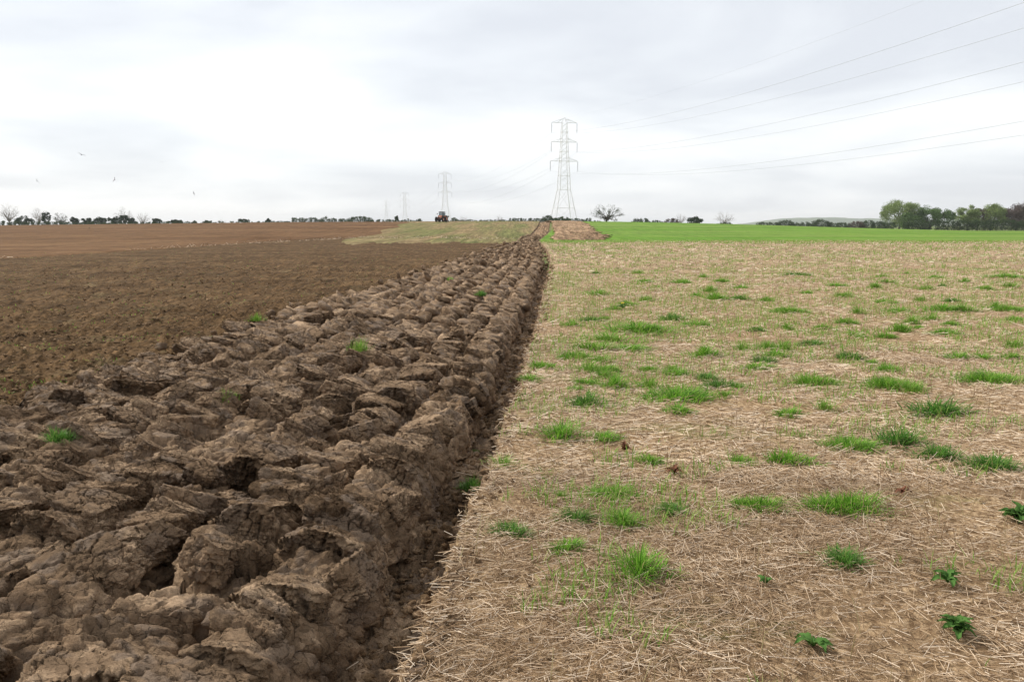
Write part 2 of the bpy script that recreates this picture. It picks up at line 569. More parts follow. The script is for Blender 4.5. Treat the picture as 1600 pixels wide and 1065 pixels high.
def soil_height(u, v, lod):
    """u = metres left of the stubble edge, v = metres along; returns height and sideways lean"""
    W = np.maximum(R_of(v) - L_of(v), 1.5) if lod < 2 else np.maximum(u.max(axis=1, keepdims=True) - 0.06, 1.5)
    wob = 0.10 * pn(u * 0.6, v * 0.45, 3) + 0.05 * pn(u * 2.1, v * 1.7, 5)
    uu = u + wob
    e = u + 0.05 * pn(v * 1.3, v * 0, 8) + 0.035 * pn(v * 5.0, u * 3, 9)
    k = (uu - 0.40) / PERIOD
    ki = np.floor(k); q = k - ki
    ra = _hash(ki, ki * 0 + 1, 77)
    prof = np.where(q < 0.74, np.sin(np.clip(q / 0.74, 0, 1) * math.pi / 2) ** 1.25,
                    0.5 + 0.5 * np.cos(np.clip((q - 0.74) / 0.26, 0, 1) * math.pi))
    first = (ki == 0)
    amp = (0.085 + 0.03 * ra) * (0.75 + 0.75 * fbm(u * 0.35 + 5, v * 1.1, 21, 2))
    amp = np.where(first, np.maximum(amp, 0.08), amp)
    amp = amp * (1 - 0.45 * sstep(0.55, 1.0, u / W))
    valley = -0.15 + 0.03 * pn(u, v * 0.8, 31)
    base = np.where(first, -0.25 + (0.25 + valley) * np.clip(q / 0.9, 0, 1), valley)
    ridge = base + prof * amp + np.where(first, 0.03 * prof, 0)
    floor = -0.25 + 0.035 * fbm(u * 4, v * 3, 41, 3)
    bank = floor * sstep(0.0, 0.09, e)
    inrow = sstep(-0.06, 0.05, k)
    h = np.where(k < 0, bank, ridge * inrow + floor * (1 - inrow))
    strong = 0.3 + 0.5 * inrow
    # the turned slices snap across their length: every slab has its own tilt and height
    du = 0.05 * fbm(u * 7, v * 7, 51, 3); dv = 0.05 * fbm(u * 7, v * 7, 55, 3)
    broken = sstep(-0.12, 0.22, fbm(u * 0.9, v * 0.9, 61, 2))
    sc = (v + 1.6 * dv) / 0.36 + 31.7 * ra + 0.55 * (q - 0.5) * (ra - 0.3)
    f1, f2, r1, r2, r3, ox, oy = vor(sc, ki * 3.0 + 0.5, 71, 0.85)
    slab = (r1 - 0.5) * 0.09 - 0.09 * (r1 < 0.13) + (oy * 0 + ox) * (r3 - 0.5) * 0.17 + (q - 0.4) * (r2 - 0.5) * 0.17
    gap = 1 - sstep(0.0, 0.16, f2 - f1)
    h = h + strong * (slab * (0.6 + 0.4 * broken) - gap * (0.05 + 0.05 * broken))
    f1, f2, r1, r2, r3, ox, oy = vor((uu + du * 0.8) / 0.175 + 9, (v + dv * 0.8) / 0.15, 81)
    slab = (r1 - 0.5) * 0.050 + (ox * (r2 - 0.5) + oy * (r3 - 0.5)) * 0.13
    gap = 1 - sstep(0.0, 0.10, f2 - f1)
    h = h + (0.30 + 0.80 * broken) * slab - gap * (0.022 + 0.016 * broken)
    if lod < 2:
        f1, f2, r1, r2, r3, ox, oy = vor((uu + du * 0.6) / 0.058 + 3, (v + dv * 0.6) / 0.052, 91)
        slab = (r1 - 0.5) * 0.024 + (ox * (r2 - 0.5) + oy * (r3 - 0.5)) * 0.045
        gap = 1 - sstep(0.0, 0.16, f2 - f1)
        crumb = sstep(-0.02, 0.25, fbm(u * 2.2 + 7, v * 2.2, 65, 2)) * 0.9 + 0.35 * (1 - inrow)
        h = h + crumb * slab - gap * (0.007 + 0.008 * crumb)
        h = h + 0.016 * fbm(u * 20, v * 20, 101, 3, 0.62) * (0.35 + crumb)
        if lod < 1:
            h = h + 0.005 * fbm(u * 70, v * 70, 111, 2, 0.6) * (0.4 + crumb)
    fade_l = sstep(0.0, 0.25, (W - u))
    fade_r = sstep(-0.01, 0.05, e)
    h = h * fade_l - 0.01 * (1 - fade_l)
    h = h * fade_r - 0.01 * (1 - fade_r)
    lean = np.where(k < 0, 0.0, np.clip(h + 0.05, 0, 0.4)) * 0.40 * fade_l * fade_r
    return h, lean


parts_v, parts_q, off = [], [], 0
for y0, y1, dv, nc, lod in ((1.9, 5.6, 0.0065, 280, 0), (5.55, 11.0, 0.0070, 220, 0), (10.9, 32.0, 0.0062, 230, 1), (31.5, 98.0, 0.0065, 170, 2), (97.0, 330.0, 0.0085, 110, 3)):
    nr = int(math.log(y1 / y0) / dv)
    Y = np.geomspace(y0, y1, nr)[:, None] * np.ones((1, nc))
    Wd = np.maximum(R_of(Y) - L_of(Y), 1.5) + 0.12
    u = -0.06 + np.linspace(0, 1, nc)[None, :] * Wd
    h, lean = soil_height(u, 31.5 + (Y - 31.5) * 0.33 if lod >= 2 else Y, lod)
    if lod >= 2:
        h = h * (1.45 + 0.4 * sstep(120, 160, Y))
    X = R_of(Y) - u - lean
    Z = terr(X, Y) + h
    keep = (X > -0.70 * Y - 1.3)
    q = grid_quads(nr, nc)
    kf = keep.ravel()
    q = q[kf[q[:, 0]] & kf[q[:, 2]]]
    used = np.zeros(nr * nc, bool); used[q.ravel()] = True
    remap = np.cumsum(used) - 1
    V = np.stack([X.ravel(), Y.ravel(), Z.ravel()], 1)[used]
    if lod == 3:                                                # drier, older furrows over the rise
        structure('old_furrows', mesh_np('old_furrows', V, remap[q][:, ::-1], smooth=True), M['patch'])
        continue
    parts_v.append(V); parts_q.append(remap[q][:, ::-1] + off); off += len(V)
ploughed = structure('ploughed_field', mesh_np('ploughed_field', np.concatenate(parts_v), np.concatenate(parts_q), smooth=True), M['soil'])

# ------------------------------------------------------------------ other fields


def sheet(name, mat, Xfn, Yfn, nr, nc, zoff, disp=None, sink=0.0):
    """a field as a grid; Xfn / Yfn take row and column fractions"""
    r = np.linspace(0, 1, nr)[:, None] * np.ones((1, nc)); c = np.ones((nr, 1)) * np.linspace(0, 1, nc)[None, :]
    Y = Yfn(r, c); X = Xfn(r, c, Y)
    Z = terr(X, Y) + zoff
    if disp is not None:
        Z = Z + disp(X, Y)
    if sink:                                                    # the near edge dips under its neighbour
        Z = Z - 0.10 * (1 - sstep(0, sink, Y - Y[0:1, :]))
    return structure(name, mesh_np(name, np.stack([X.ravel(), Y.ravel(), Z.ravel()], 1), grid_quads(nr, nc), smooth=True), mat)


# broad land out to the horizon
_gy = np.concatenate([np.linspace(-40, 60, 30), np.linspace(65, 420, 90), np.geomspace(430, 6800, 34)])
_gxx = np.concatenate([-np.geomspace(420, 5500, 24)[::-1], np.linspace(-400, 400, 161), np.geomspace(420, 5500, 24)])
GX, GY = np.meshgrid(_gxx, _gy)
GZ = terr(GX, GY) - 0.30 * (1 - sstep(225, 270, GY)) - 0.02
structure('ground', mesh_np('ground', np.stack([GX.ravel(), GY.ravel(), GZ.ravel()], 1), grid_quads(len(_gy), len(_gxx)), smooth=True), M['verge'])

# harrowed soil left of the strip
_bp = [(-260, 418), (0, 404), (200, 391), (400, 380), (560, 372), (700, 372), (815, 375)]
_bw = [ground_at(*p) for p in _bp]
_bx = np.array([-80.0] + [p[0] for p in _bw]); _by = np.array([_bw[0][1]] + [p[1] for p in _bw])
_o = np.argsort(_bx); _bx, _by = _bx[_o], _by[_o]


def B_of(X):
    return np.interp(X, _bx, _by) + 0.5 * np.sin(X * 0.9) * 0.3


def harrow_disp(X, Y):
    f1, f2, r1, r2, r3, ox, oy = vor(X / 0.11 + 0.6 * pn(X * 5, Y * 5, 3), Y / 0.11, 201)
    k = np.clip(1 - f1 * 1.35, 0, 1) ** 0.7 * (r1 ** 2.0) * 0.085
    f1b, _, r1b, *_ = vor(X / 0.045, Y / 0.045, 221)
    k2 = np.clip(1 - f1b * 1.4, 0, 1) * (r1b ** 1.5) * 0.020
    return (k + k2 + 0.045 * fbm(X * 2.1, Y * 2.1, 231, 4, 0.6) + 0.05 * pn(X * 0.35, Y * 0.35, 237)) * (1 - 0.6 * sstep(25, 60, Y)) - 0.02


sheet('harrowed_field', M['harrow'], lambda r, c, Y: (-0.80 * Y - 2.0) * (1 - c) + (L_of(Y) + 0.10) * c,
      lambda r, c: 4.2 * (16.0 / 4.2) ** r, 220, 360, -0.01, harrow_disp)
sheet('harrowed_field', M['harrow'], lambda r, c, Y: (-0.80 * Y - 2.0) * (1 - c) + (L_of(Y) + 0.10) * c,
      lambda r, c: 15.9 * (100.0 / 15.9) ** r, 170, 270, -0.012, harrow_disp)

# reddish tilled soil beyond the straw line, weedy stubble strip beside the ploughing
_e0, _e1 = ground_at(572, 371.5), ground_at(636, 349)
_slope = (_e1[0] - _e0[0]) / (_e1[1] - _e0[1])


def red_edge(Y):
    return _e0[0] + (Y - _e0[1]) * _slope + 0.8 * np.sin(Y * 0.13)


def red_disp(X, Y):
    return 0.02 + 0.03 * fbm(X * 0.5, Y * 0.5, 251, 3)


sheet('tilled_field', M['tilled'], lambda r, c, Y: -290 * (1 - c) + red_edge(np.maximum(Y, 40)) * c,
      lambda r, c: B_of(-290 * (1 - c) + red_edge(60) * c) * (1 - r) + 318 * r, 180, 180, 0.0, red_disp, 4.0)
sheet('weedy_stubble_field', M['olive'], lambda r, c, Y: (red_edge(Y) - 0.5) * (1 - c) + (L_of(Y) + 0.2) * c,
      lambda r, c: (70.0 + 9 * pn(c * 7, c * 0, 71) + 7 * pn(c * 31, c * 0, 73)) * (1 - r) + 322 * r, 260, 130, 0.05, lambda X, Y: 0.03 * fbm(X * 0.7, Y * 0.7, 261, 3), 7.0)


def stub_disp(X, Y):
    return (0.018 * fbm(X * 1.7, Y * 1.7, 271, 4) + 0.012 * fbm(X * 9, Y * 9, 277, 3)) - 0.012


sheet('stubble_field', M['stubble'], lambda r, c, Y: (R_of(Y) - 0.03) * (1 - c ** 1.6) + (0.80 * Y + 4) * c ** 1.6,
      lambda r, c: 1.4 * (92.0 / 1.4) ** r, 240, 160, 0.0, stub_disp)

_cropx = R_of(150.0)


def crop_near(X):
    return 77.0 - 5.0 * (1 - sstep(4, 20, X)) + 5 * pn(X * 0.07, X * 0, 5) + 3.0 * pn(X * 0.5, X * 0, 6)


sheet('crop_field', M['crop'], lambda r, c, Y: (R_of(Y) + 0.06) * (1 - c ** 1.3) + 330 * c ** 1.3,
      lambda r, c: crop_near(330 * c ** 1.3) * (1 - r) + 356 * r, 170, 180, 0.04,
      lambda X, Y: 0.03 * fbm(X * 0.6, Y * 0.6, 281, 3), 5.0)
_pa = [(863, 347.6), (864, 355), (866, 362), (868, 368), (860, 373.5), (868, 376)]
_pb = [(912, 347.8), (924, 355), (929, 362), (940, 368), (952, 373.5), (940, 376)]


def patch_edge(pxs):
    w = [ground_at(*p) for p in pxs]
    ys = np.array([p[1] for p in w]); xs = np.array([p[0] for p in w])
    o = np.argsort(ys)
    return lambda Y: np.interp(Y, ys[o], xs[o])


_ea, _eb = patch_edge(_pa), patch_edge(_pb)
_y0, _y1 = ground_at(865, 376)[1], 262.0
sheet('rough_brown_field', M['patch'], lambda r, c, Y: (_ea(Y) + 0.9 * pn(Y * 0.5, Y * 0, 2)) * (1 - c) + (_eb(Y) + 2.2 * pn(Y * 0.22, Y * 0, 4) + 1.0 * pn(Y * 1.1, Y * 0, 14)) * c,
      lambda r, c: (_y0 + 2.0 * pn(c * 9, c * 0, 8)) * (1 - r) + _y1 * r, 260, 110, 0.10, lambda X, Y: 0.22 * np.abs(fbm(X * 1.1, Y * 0.8, 291, 3)), 3.0)

# far hill on the right
_hx = np.linspace(1120, 4000, 160); _hr = np.linspace(0, 1, 26)
_hpx = np.array([1120, 1150, 1180, 1205, 1240, 1290, 1330, 1370, 1420, 1600, 1700]); _hpy = np.array([353, 350, 346.5, 343, 340.5, 340, 341.5, 342, 343, 344, 347])
HY = 6000.0
_top = np.interp(800 + _hx / HY * FPX, _hpx, _hpy)
_hz = CAM_H + (352 - _top) / FPX * HY + 4.0 * pn(_hx * 0.011, _hx * 0, 4) + 5.0 * np.abs(pn(_hx * 0.05, _hx * 0, 9))
HXg = np.ones((26, 1)) * _hx[None, :]
HYg = HY + (np.linspace(-450, 350, 26))[:, None] * np.ones((1, 160))
prof_h = np.sin(np.clip((HYg - HY + 450) / 450, 0, 1) * math.pi / 2) * np.where(HYg > HY, 1 - (HYg - HY) / 500, 1)
HZg = -1.0 + (_hz[None, :] + 1.0) * prof_h
M['hill'] = field_material('hill_pasture', [(0.40, (0.075, 0.115, 0.045)), (0.60, (0.140, 0.190, 0.070))], 0.004,
                           ((0.002, 0.03, 1), 0.1, (0.045, 0.07, 0.03), 0.7), 0.05, 0.5, 0.5)
structure('hill', mesh_np('hill', np.stack([HXg.ravel(), HYg.ravel(), HZg.ravel()], 1), grid_quads(26, 160), smooth=True), M['hill'])

# ------------------------------------------------------------------ clods on the ploughed strip


def ico(sub):
    import bmesh
    bm = bmesh.new()
    bmesh.ops.create_icosphere(bm, subdivisions=sub, radius=1.0)
    v = np.array([x.co[:] for x in bm.verts]); f = np.array([[l.index for l in x.verts] for x in bm.faces])
    bm.free()
    return v, f


ICO = {s: ico(s) for s in (1, 2, 4)}


def clod_shape(sub, seed):
    """an angular lump: a ball cut by random planes, then roughened"""
    v, f = ICO[sub]
    g = np.random.default_rng(seed)
    n = g.normal(size=(11, 3)); n /= np.linalg.norm(n, axis=1)[:, None]
    d = g.uniform(0.50, 0.95, 11)
    t = (v @ n.T)
    rad = np.min(np.where(t > 0.05, d[None, :] / np.maximum(t, 0.05), 9), axis=1)
    rad = np.minimum(rad, 1.05)
    p = v * rad[:, None]
    if sub > 1:
        nz = fbm(p[:, 0] * 2.1 + seed, p[:, 1] * 2.1 + p[:, 2] * 1.7, seed, 3) * 0.16
        nz += fbm(p[:, 2] * 6 + seed, p[:, 1] * 6 + p[:, 0] * 5.0, seed + 3, 4, 0.62) * 0.11
        p = p * (1 + nz)[:, None]
    p = p * np.array([1.0, g.uniform(0.65, 0.95), g.uniform(0.42, 0.68)])
    return p, f


def vor3(p, s):
    ip = np.floor(p)
    f1 = np.full(len(p), 9.0); f2 = f1.copy(); r = np.zeros(len(p))
    for a in (-1, 0, 1):
        for b in (-1, 0, 1):
            for c in (-1, 0, 1):
                cx, cy, cz = ip[:, 0] + a, ip[:, 1] + b, ip[:, 2] + c
                m = cy + cz * 57
                d = np.sqrt((p[:, 0] - cx - _hash(cx, m, s)) ** 2 + (p[:, 1] - cy - _hash(cx, m, s + 1)) ** 2 + (p[:, 2] - cz - _hash(cx, m, s + 2)) ** 2)
                near = d < f1
                f2 = np.where(near, f1, np.minimum(f2, d)); f1 = np.where(near, d, f1)
                r = np.where(near, _hash(cx, m, s + 3), r)
    return f1, f2, r


def slab_shape(sub, seed, ly, lz):
    """a broken piece of a furrow slice: a block of half size 1 x ly x lz cut by random planes, cracked into plates"""
    v, f = ICO[sub]
    gg = np.random.default_rng(seed)
    n = [(1, 0, 0), (-1, 0, 0), (0, 1, 0), (0, -1, 0), (0, 0, 1), (0, 0, -1)]
    dd = [1, 1, ly, ly, lz, lz]
    n = np.array(n, float) + gg.normal(0, 0.16, (6, 3))
    extra = gg.normal(size=(6, 3)); extra /= np.linalg.norm(extra, axis=1)[:, None]
    ext_d = np.sqrt((extra[:, 0] * 0.95) ** 2 + (extra[:, 1] * ly) ** 2 + (extra[:, 2] * lz) ** 2) * gg.uniform(0.78, 1.1, 6)
    n = np.concatenate([n, extra]); n /= np.linalg.norm(n, axis=1)[:, None]
    dd = np.concatenate([np.array(dd), ext_d])
    sv = v * np.array([1, ly, lz]); sv /= np.linalg.norm(sv, axis=1)[:, None]
    t = sv @ n.T
    rad = np.min(np.where(t > 0.03, dd[None] / np.maximum(t, 0.03), 9), axis=1)
    p = sv * rad[:, None]
    nrm = n[np.argmin(np.where(t > 0.03, dd[None] / np.maximum(t, 0.03), 9), axis=1)]
    if sub > 2:
        w = p + 0.10 * np.stack([fbm(p[:, 0] * 3 + seed + k * 9, p[:, 1] * 3 + p[:, 2] * 2, seed + k, 3) for k in range(3)], 1)
        f1, f2, r = vor3(w * np.array([1.9, 1.9, 1.9]) + seed, seed)
        crk = 1 - sstep(0.0, 0.055, f2 - f1)
        f1b, f2b, rb = vor3(w * 5.2 + seed, seed + 9)
        crkb = 1 - sstep(0.0, 0.10, f2b - f1b)
        patchy = sstep(-0.15, 0.2, fbm(p[:, 0] * 1.3 + seed, p[:, 1] * 1.3 + p[:, 2], seed + 5, 2))
        top = sstep(0.2, 0.6, nrm[:, 2])
        rough = (fbm(p[:, 0] * 5 + seed, p[:, 1] * 5, seed + 7, 4, 0.65) + fbm(p[:, 1] * 5 + seed, p[:, 2] * 5, seed + 8, 4, 0.65) + fbm(p[:, 2] * 5 + seed, p[:, 0] * 5, seed + 9, 4, 0.65)) * 0.62
        d = (r - 0.5) * (0.12 - 0.05 * top) - crk * 0.17 + patchy * ((rb - 0.5) * 0.05 - crkb * 0.065) * (1 - 0.3 * top) + rough * (0.12 - 0.085 * top)
        p = p + nrm * d[:, None]
    return p, f


ICO[5] = ico(6)
SLABS = []
for i in range(7):
    p, f = slab_shape(5, 300 + i, (0.75, 1.0, 0.6, 1.25)[i % 4], (0.42, 0.5, 0.36)[i % 3])
    me = mesh_np('clod', p, None, f, smooth=True)
    me.materials.append(M['clod'])
    SLABS.append(me)


def soil_at(u, v, lod=1):
    h, lean = soil_height(np.array([u]), np.array([v]), lod)
    x = float(R_of(v) - u - lean[0])
    return x, v, float(terr(x, v) + h[0])


def along(v):
    return math.atan2(-float(R_of(v * 1.04) - R_of(v * 0.96)), v * 0.08)


g = np.random.default_rng(5)


def furrow_slice(k, y0, y1, dv, ns):
    """one long turned slice: a leaning rounded slab, snapped across, cracked into plates"""
    nr = int(math.log(y1 / y0) / dv)
    v1 = np.geomspace(y0, y1, nr)
    # cross-section: across (leftwards), height
    ca = np.array([-0.03, 0.00, 0.045, 0.12, 0.22, 0.31, 0.375, 0.42, 0.455])
    cz = np.array([-0.26, -0.14, -0.02, 0.050, 0.085, 0.105, 0.085, -0.01, -0.20])
    if k > 0:
        cz = np.where(ca < 0.05, cz * 0.75, cz)
    al = np.concatenate([[0], np.cumsum(np.hypot(np.diff(ca), np.diff(cz)))])
    ss = np.linspace(0, al[-1], ns)
    kk = np.hanning(9); kk /= kk.sum()
    fine = np.linspace(0, al[-1], 400)
    fa = np.convolve(np.pad(np.interp(fine, al, ca), 12, mode='edge'), np.hanning(25) / np.hanning(25).sum(), mode='valid')
    fz = np.convolve(np.pad(np.interp(fine, al, cz), 12, mode='edge'), np.hanning(25) / np.hanning(25).sum(), mode='valid')
    A0, Z0 = np.interp(ss, fine, fa), np.interp(ss, fine, fz)
    ta, tz = np.gradient(A0), np.gradient(Z0)
    L = np.hypot(ta, tz) + 1e-9
    na, nz = -tz / L, ta / L                                   # outward normal of the section
    v = v1[:, None] * np.ones((1, ns)); S = np.ones((nr, 1)) * ss[None, :]
    A = np.ones((nr, 1)) * A0[None, :]; Z = np.ones((nr, 1)) * Z0[None, :]
    NA = np.ones((nr, 1)) * na[None, :]; NZ = np.ones((nr, 1)) * nz[None, :]
    top = sstep(0.25, 0.75, NZ)
    seed = 1000 + 37 * k
    wv = 0.05 * fbm(S * 6 + k * 3, v * 6, seed, 3); ws = 0.05 * fbm(S * 6 + 40 + k * 3, v * 6, seed + 5, 3)
    # snapped lengths
    sc = (v + 1.2 * wv) / 0.34 + 0.9 * (S - 0.25)
    f1, f2, r1, r2, r3, ox, oy = vor(sc, S * 0 + 0.5 + 3 * k, seed + 9, 0.8)
    mess = 0.75 if k == 0 else (1.0 if k < 4 else 1.35)
    gone = (r1 < (0.03 if k == 0 else 0.12)) * 1.0
    dz = mess * ((r1 - 0.5) * 0.055 + ox * (r2 - 0.5) * 0.10 + (A - 0.2) * (r3 - 0.5) * 0.45) - gone * 0.10
    da = mess * ((r2 - 0.5) * 0.06 + ox * (r3 - 0.5) * 0.10)
    gap = 1 - sstep(0.0, 0.09 + 0.10 * r3, f2 - f1)
    d = -gap * (0.035 + 0.05 * r2)
    # plates
    crumbly = np.clip(sstep(0.02, 0.30, fbm(v * 1.6, S * 2.5 + k * 7, seed + 21, 2)) + gone + 0.5 * (1 - top), 0, 1)
    f1, f2, r1, r2, r3, ox, oy = vor((S + ws) / 0.13, (v + wv) / 0.15, seed + 31)
    d = d + (r1 - 0.5) * 0.026 + (ox * (r2 - 0.5) + oy * (r3 - 0.5)) * 0.045 * (0.6 + crumbly) - (1 - sstep(0.0, 0.15, f2 - f1)) * 0.030
    f1, f2, r1, r2, r3, ox, oy = vor((S + ws * 0.7) / 0.06 + 11, (v + wv * 0.7) / 0.056, seed + 41)
    d = d + (0.25 + crumbly) * ((r1 - 0.5) * 0.014 + (ox * (r2 - 0.5) + oy * (r3 - 0.5)) * 0.030) - (1 - sstep(0.0, 0.13, f2 - f1)) * (0.007 + 0.006 * crumbly)
    d = d + fbm(S * 11 + k, v * 11, seed + 51, 3, 0.6) * (0.010 + 0.026 * crumbly)
    if y0 < 11:
        d = d + fbm(S * 55 + k, v * 55, seed + 61, 2, 0.6) * (0.002 + 0.006 * crumbly)
    A = A + da + NA * d; Z = Z + dz + NZ * d
    uu = 0.38 + k * PERIOD + A
    u = uu - (0.10 * pn(uu * 0.6, v * 0.45, 3) + 0.05 * pn(uu * 2.1, v * 1.7, 5))
    W = R_of(v) - L_of(v)
    rise = 0.05 * pn(u * 0.4 + 9, v * 0.6, 71)
    fade = sstep(-0.05, 0.35, W - u)
    X = R_of(v) - u
    Zw = terr(X, v) + (Z + rise + 0.01) * (0.55 + 0.45 * fade) - 0.22 * (1 - fade)
    ok = ((X > -0.70 * v - 0.6) & (W - u > -0.10)).ravel()
    q = grid_quads(nr, ns)
    q = q[ok[q[:, 0]] & ok[q[:, 2]]]
    if len(q) == 0:
        return None
    used = np.zeros(nr * ns, bool); used[q.ravel()] = True
    rm = np.cumsum(used) - 1
    return np.stack([X.ravel(), v.ravel(), Zw.ravel()], 1)[used], rm[q][:, ::-1]


for k in range(12):
    vs_, qs_, o0 = [], [], 0
    for part in ((2.0, 12.5, 0.0036, 68), (12.4, 34.0, 0.0062, 34)):
        res = furrow_slice(k, *part)
        if res is not None:
            vs_.append(res[0]); qs_.append(res[1] + o0); o0 += len(res[0])
    if vs_:
        link('furrow_slice', mesh_np('furrow_slice', np.concatenate(vs_), np.concatenate(qs_), smooth=True), M['soil'], ploughed)
# cracked slabs that make up the crust of the slices
near_slabs = []
for k in range(12):
    v = 2.15 + 0.2 * g.random()
    while v < 36:
        hl = (0.06 + 0.12 * g.random() ** 1.2) * (1 + 0.01 * v)
        v += hl
        W = float(R_of(v) - L_of(v))
        wall = g.random() < (0.30 if k == 0 else 0.15)
        a_ = 0.055 if wall else 0.225 + g.normal(0, 0.015)
        uu = 0.38 + k * PERIOD + a_
        wob = 0.10 * float(pn(np.array([uu * 0.6]), np.array([v * 0.45]), 3)[0]) + 0.05 * float(pn(np.array([uu * 2.1]), np.array([v * 1.7]), 5)[0])
        u = uu - wob
        x = float(R_of(v)) - u
        fade = float(sstep(-0.05, 0.35, np.array(W - u)))
        if W - u > 0.10 and x > -0.70 * v - 0.4 and g.random() < (0.88 if v < 8 else 0.74):
            rise = 0.05 * float(pn(np.array([u * 0.4 + 9]), np.array([v * 0.6]), 71)[0])
            mess = 0.7 + 0.35 * (k > 0) + 0.35 * (k > 3) + 0.045 * v
            zz = (-0.035 if wall else 0.052) + rise + 0.018 + g.normal(0, 0.012) * mess
            near_slabs.append((x, v, float(terr(x, v)) + zz * (0.55 + 0.45 * fade) - 0.1 * (1 - fade), g.normal(0, 0.10) * mess,
                               math.radians(58 if wall else 16) + g.normal(0, 0.11) * mess, along(v) + g.normal(0, 0.15) * mess,
                               0.10 if wall else g.uniform(0.125, 0.185), hl * 1.05, 0.055 + 0.025 * g.random()))
        v += hl * 0.95 + 0.02 * g.random()
near_slabs.sort(key=lambda t: -(t[6] * t[7]) ** 0.5 / t[1])
near_slabs, far_slabs = near_slabs[:230], near_slabs[230:]
for (x, y, z, rx, ry, rz, a, b, c) in near_slabs:
    i = int(g.integers(7))
    ly, lz = (0.75, 1.0, 0.6, 1.25)[i % 4], (0.42, 0.5, 0.36)[i % 3]
    link('clod', SLABS[i], None, ploughed, (x, y, z), (rx, ry, rz), (a, b / ly, c / lz))
n_clod = 0
while n_clod < 70:                                            # loose lumps in the open furrow and on the slices
    v = 2.35 * (13.0 / 2.35) ** g.random()
    u = g.uniform(0.1, 0.5) if n_clod % 3 == 0 else g.uniform(0.6, 4.0)
    if R_of(v) - u < -0.66 * v - 0.2:
        continue
    sz = 0.022 + 0.05 * g.random() ** 2.2
    x, y, z = soil_at(u, v)
    z += 0.06 * (u > 0.5) * g.random()
    link('clod', SLABS[int(g.integers(7))], None, ploughed, (x, y, z + sz * 0.2), (g.normal(0, 0.6), g.normal(0, 0.6), g.uniform(0, 6.3)), (sz, sz * g.uniform(0.7, 1.1), sz * g.uniform(0.8, 1.3)))
    n_clod += 1


def place_many(shapes, faces, T):
    """T rows: x y z rx ry rz sx sy sz"""
    out_v, out_f, o0 = [], [], 0
    for i, t in enumerate(T):
        sh = shapes[i % len(shapes)]
        mt = Matrix.LocRotScale(Vector(t[:3]), __import__('mathutils').Euler(t[3:6]), Vector(t[6:9]))
        A = np.array(mt)
        out_v.append(sh @ A[:3, :3].T + A[:3, 3]); out_f.append(faces + o0); o0 += len(sh)
    return np.concatenate(out_v), np.concatenate(out_f)


LOW = [slab_shape(2, 380 + i, (0.75, 1.0, 0.6, 1.25)[i % 4], (0.42, 0.5, 0.36)[i % 3])[0] for i in range(30)]
LOW = [p * (1 + 0.09 * np.random.default_rng(i).normal(size=(len(p), 1))) for i, p in enumerate(LOW)]
V, F = place_many(LOW, ICO[2][1], [(x, y, z, rx * 1.3, ry, rz, a, b * 1.1, c * 1.9) for (x, y, z, rx, ry, rz, a, b, c) in far_slabs])
o = link('far_clods', mesh_np('far_clods', V, None, F), M['clod'], ploughed)
o['kind'] = 'stuff'
NM = 2200
v = 2.3 * (96.0 / 2.3) ** (g.random(NM) ** 0.62)
u = np.where(g.random(NM) < 0.08, g.uniform(0.08, 0.6, NM), 0.1 + g.random(NM) * (R_of(v) - L_of(v) - 0.02))
h, lean = soil_height(u, v, 1)
X = R_of(v) - u - lean
sz = (0.014 + 0.040 * g.random(NM) ** 2.0) * (1 + 0.03 * v) * np.where(u < 0.55, 0.7, 1)
Z = terr(X, v) + h + sz * 0.3 + np.where((u > 0.5) & (g.random(NM) < 0.6), 0.11, 0.0)
T = np.stack([X, v, Z, g.normal(0, 0.6, NM), g.normal(0, 0.6, NM), g.uniform(0, 6.3, NM), sz * g.uniform(0.9, 1.6, NM), sz, sz * g.uniform(0.6, 1.1, NM)], 1)[X > -0.70 * v - 0.4]
T[:, 6:9] *= np.array([1.0, 1.15, 1.6])
MEDIUM = [slab_shape(2, 360 + i, (0.75, 1.0, 0.6, 1.25)[i % 4], (0.42, 0.6, 0.5)[i % 3])[0] for i in range(24)]
MEDIUM = [p * (1 + 0.16 * np.random.default_rng(i).normal(size=(len(p), 1))) for i, p in enumerate(MEDIUM)]
V, F = place_many(MEDIUM, ICO[2][1], T.tolist())
o = link('small_clods', mesh_np('small_clods', V, None, F), M['clod'], ploughed)
o['kind'] = 'stuff'

# the countless small lumps and crumbs
crumb_shapes = [clod_shape(1, 400 + i)[0] for i in range(10)]
CF = ICO[1][1]
NC = 11500
v = 2.2 * (34.0 / 2.2) ** (g.random(NC) ** 1.15)
W = R_of(v) - L_of(v)
u = np.where(g.random(NC) < 0.36, np.where(g.random(NC) < 0.18, -0.12 * g.random(NC) ** 2, g.uniform(0.0, 0.45, NC)), g.uniform(0.04, 1.0, NC) * (W + 0.25))
ok = (R_of(v) - u) > (-0.68 * v - 0.3)
u, v = u[ok], v[ok]
h, lean = soil_height(u, v, 1)
X = R_of(v) - u - lean
Z = terr(X, v) + h
S = (0.005 + np.where(u < 0.42, 0.030, 0.020) * g.random(len(u)) ** 2.2) * (1 + v * 0.05)
cv = np.zeros((len(u), 12, 3), np.float32)
for i, sh in enumerate(crumb_shapes):
    mk = (np.arange(len(u)) % 10) == i
    a = g.uniform(0, 6.3, mk.sum())
    xr = sh[None, :, 0] * np.cos(a)[:, None] - sh[None, :, 1] * np.sin(a)[:, None]
    yr = sh[None, :, 0] * np.sin(a)[:, None] + sh[None, :, 1] * np.cos(a)[:, None]
    cv[mk] = np.stack([xr * S[mk][:, None] + X[mk][:, None], yr * S[mk][:, None] + v[mk][:, None],
                       sh[None, :, 2] * S[mk][:, None] * 1.2 + Z[mk][:, None]], 2)
tf = (CF[None] + (np.arange(len(u)) * 12)[:, None, None]).reshape(-1, 3)
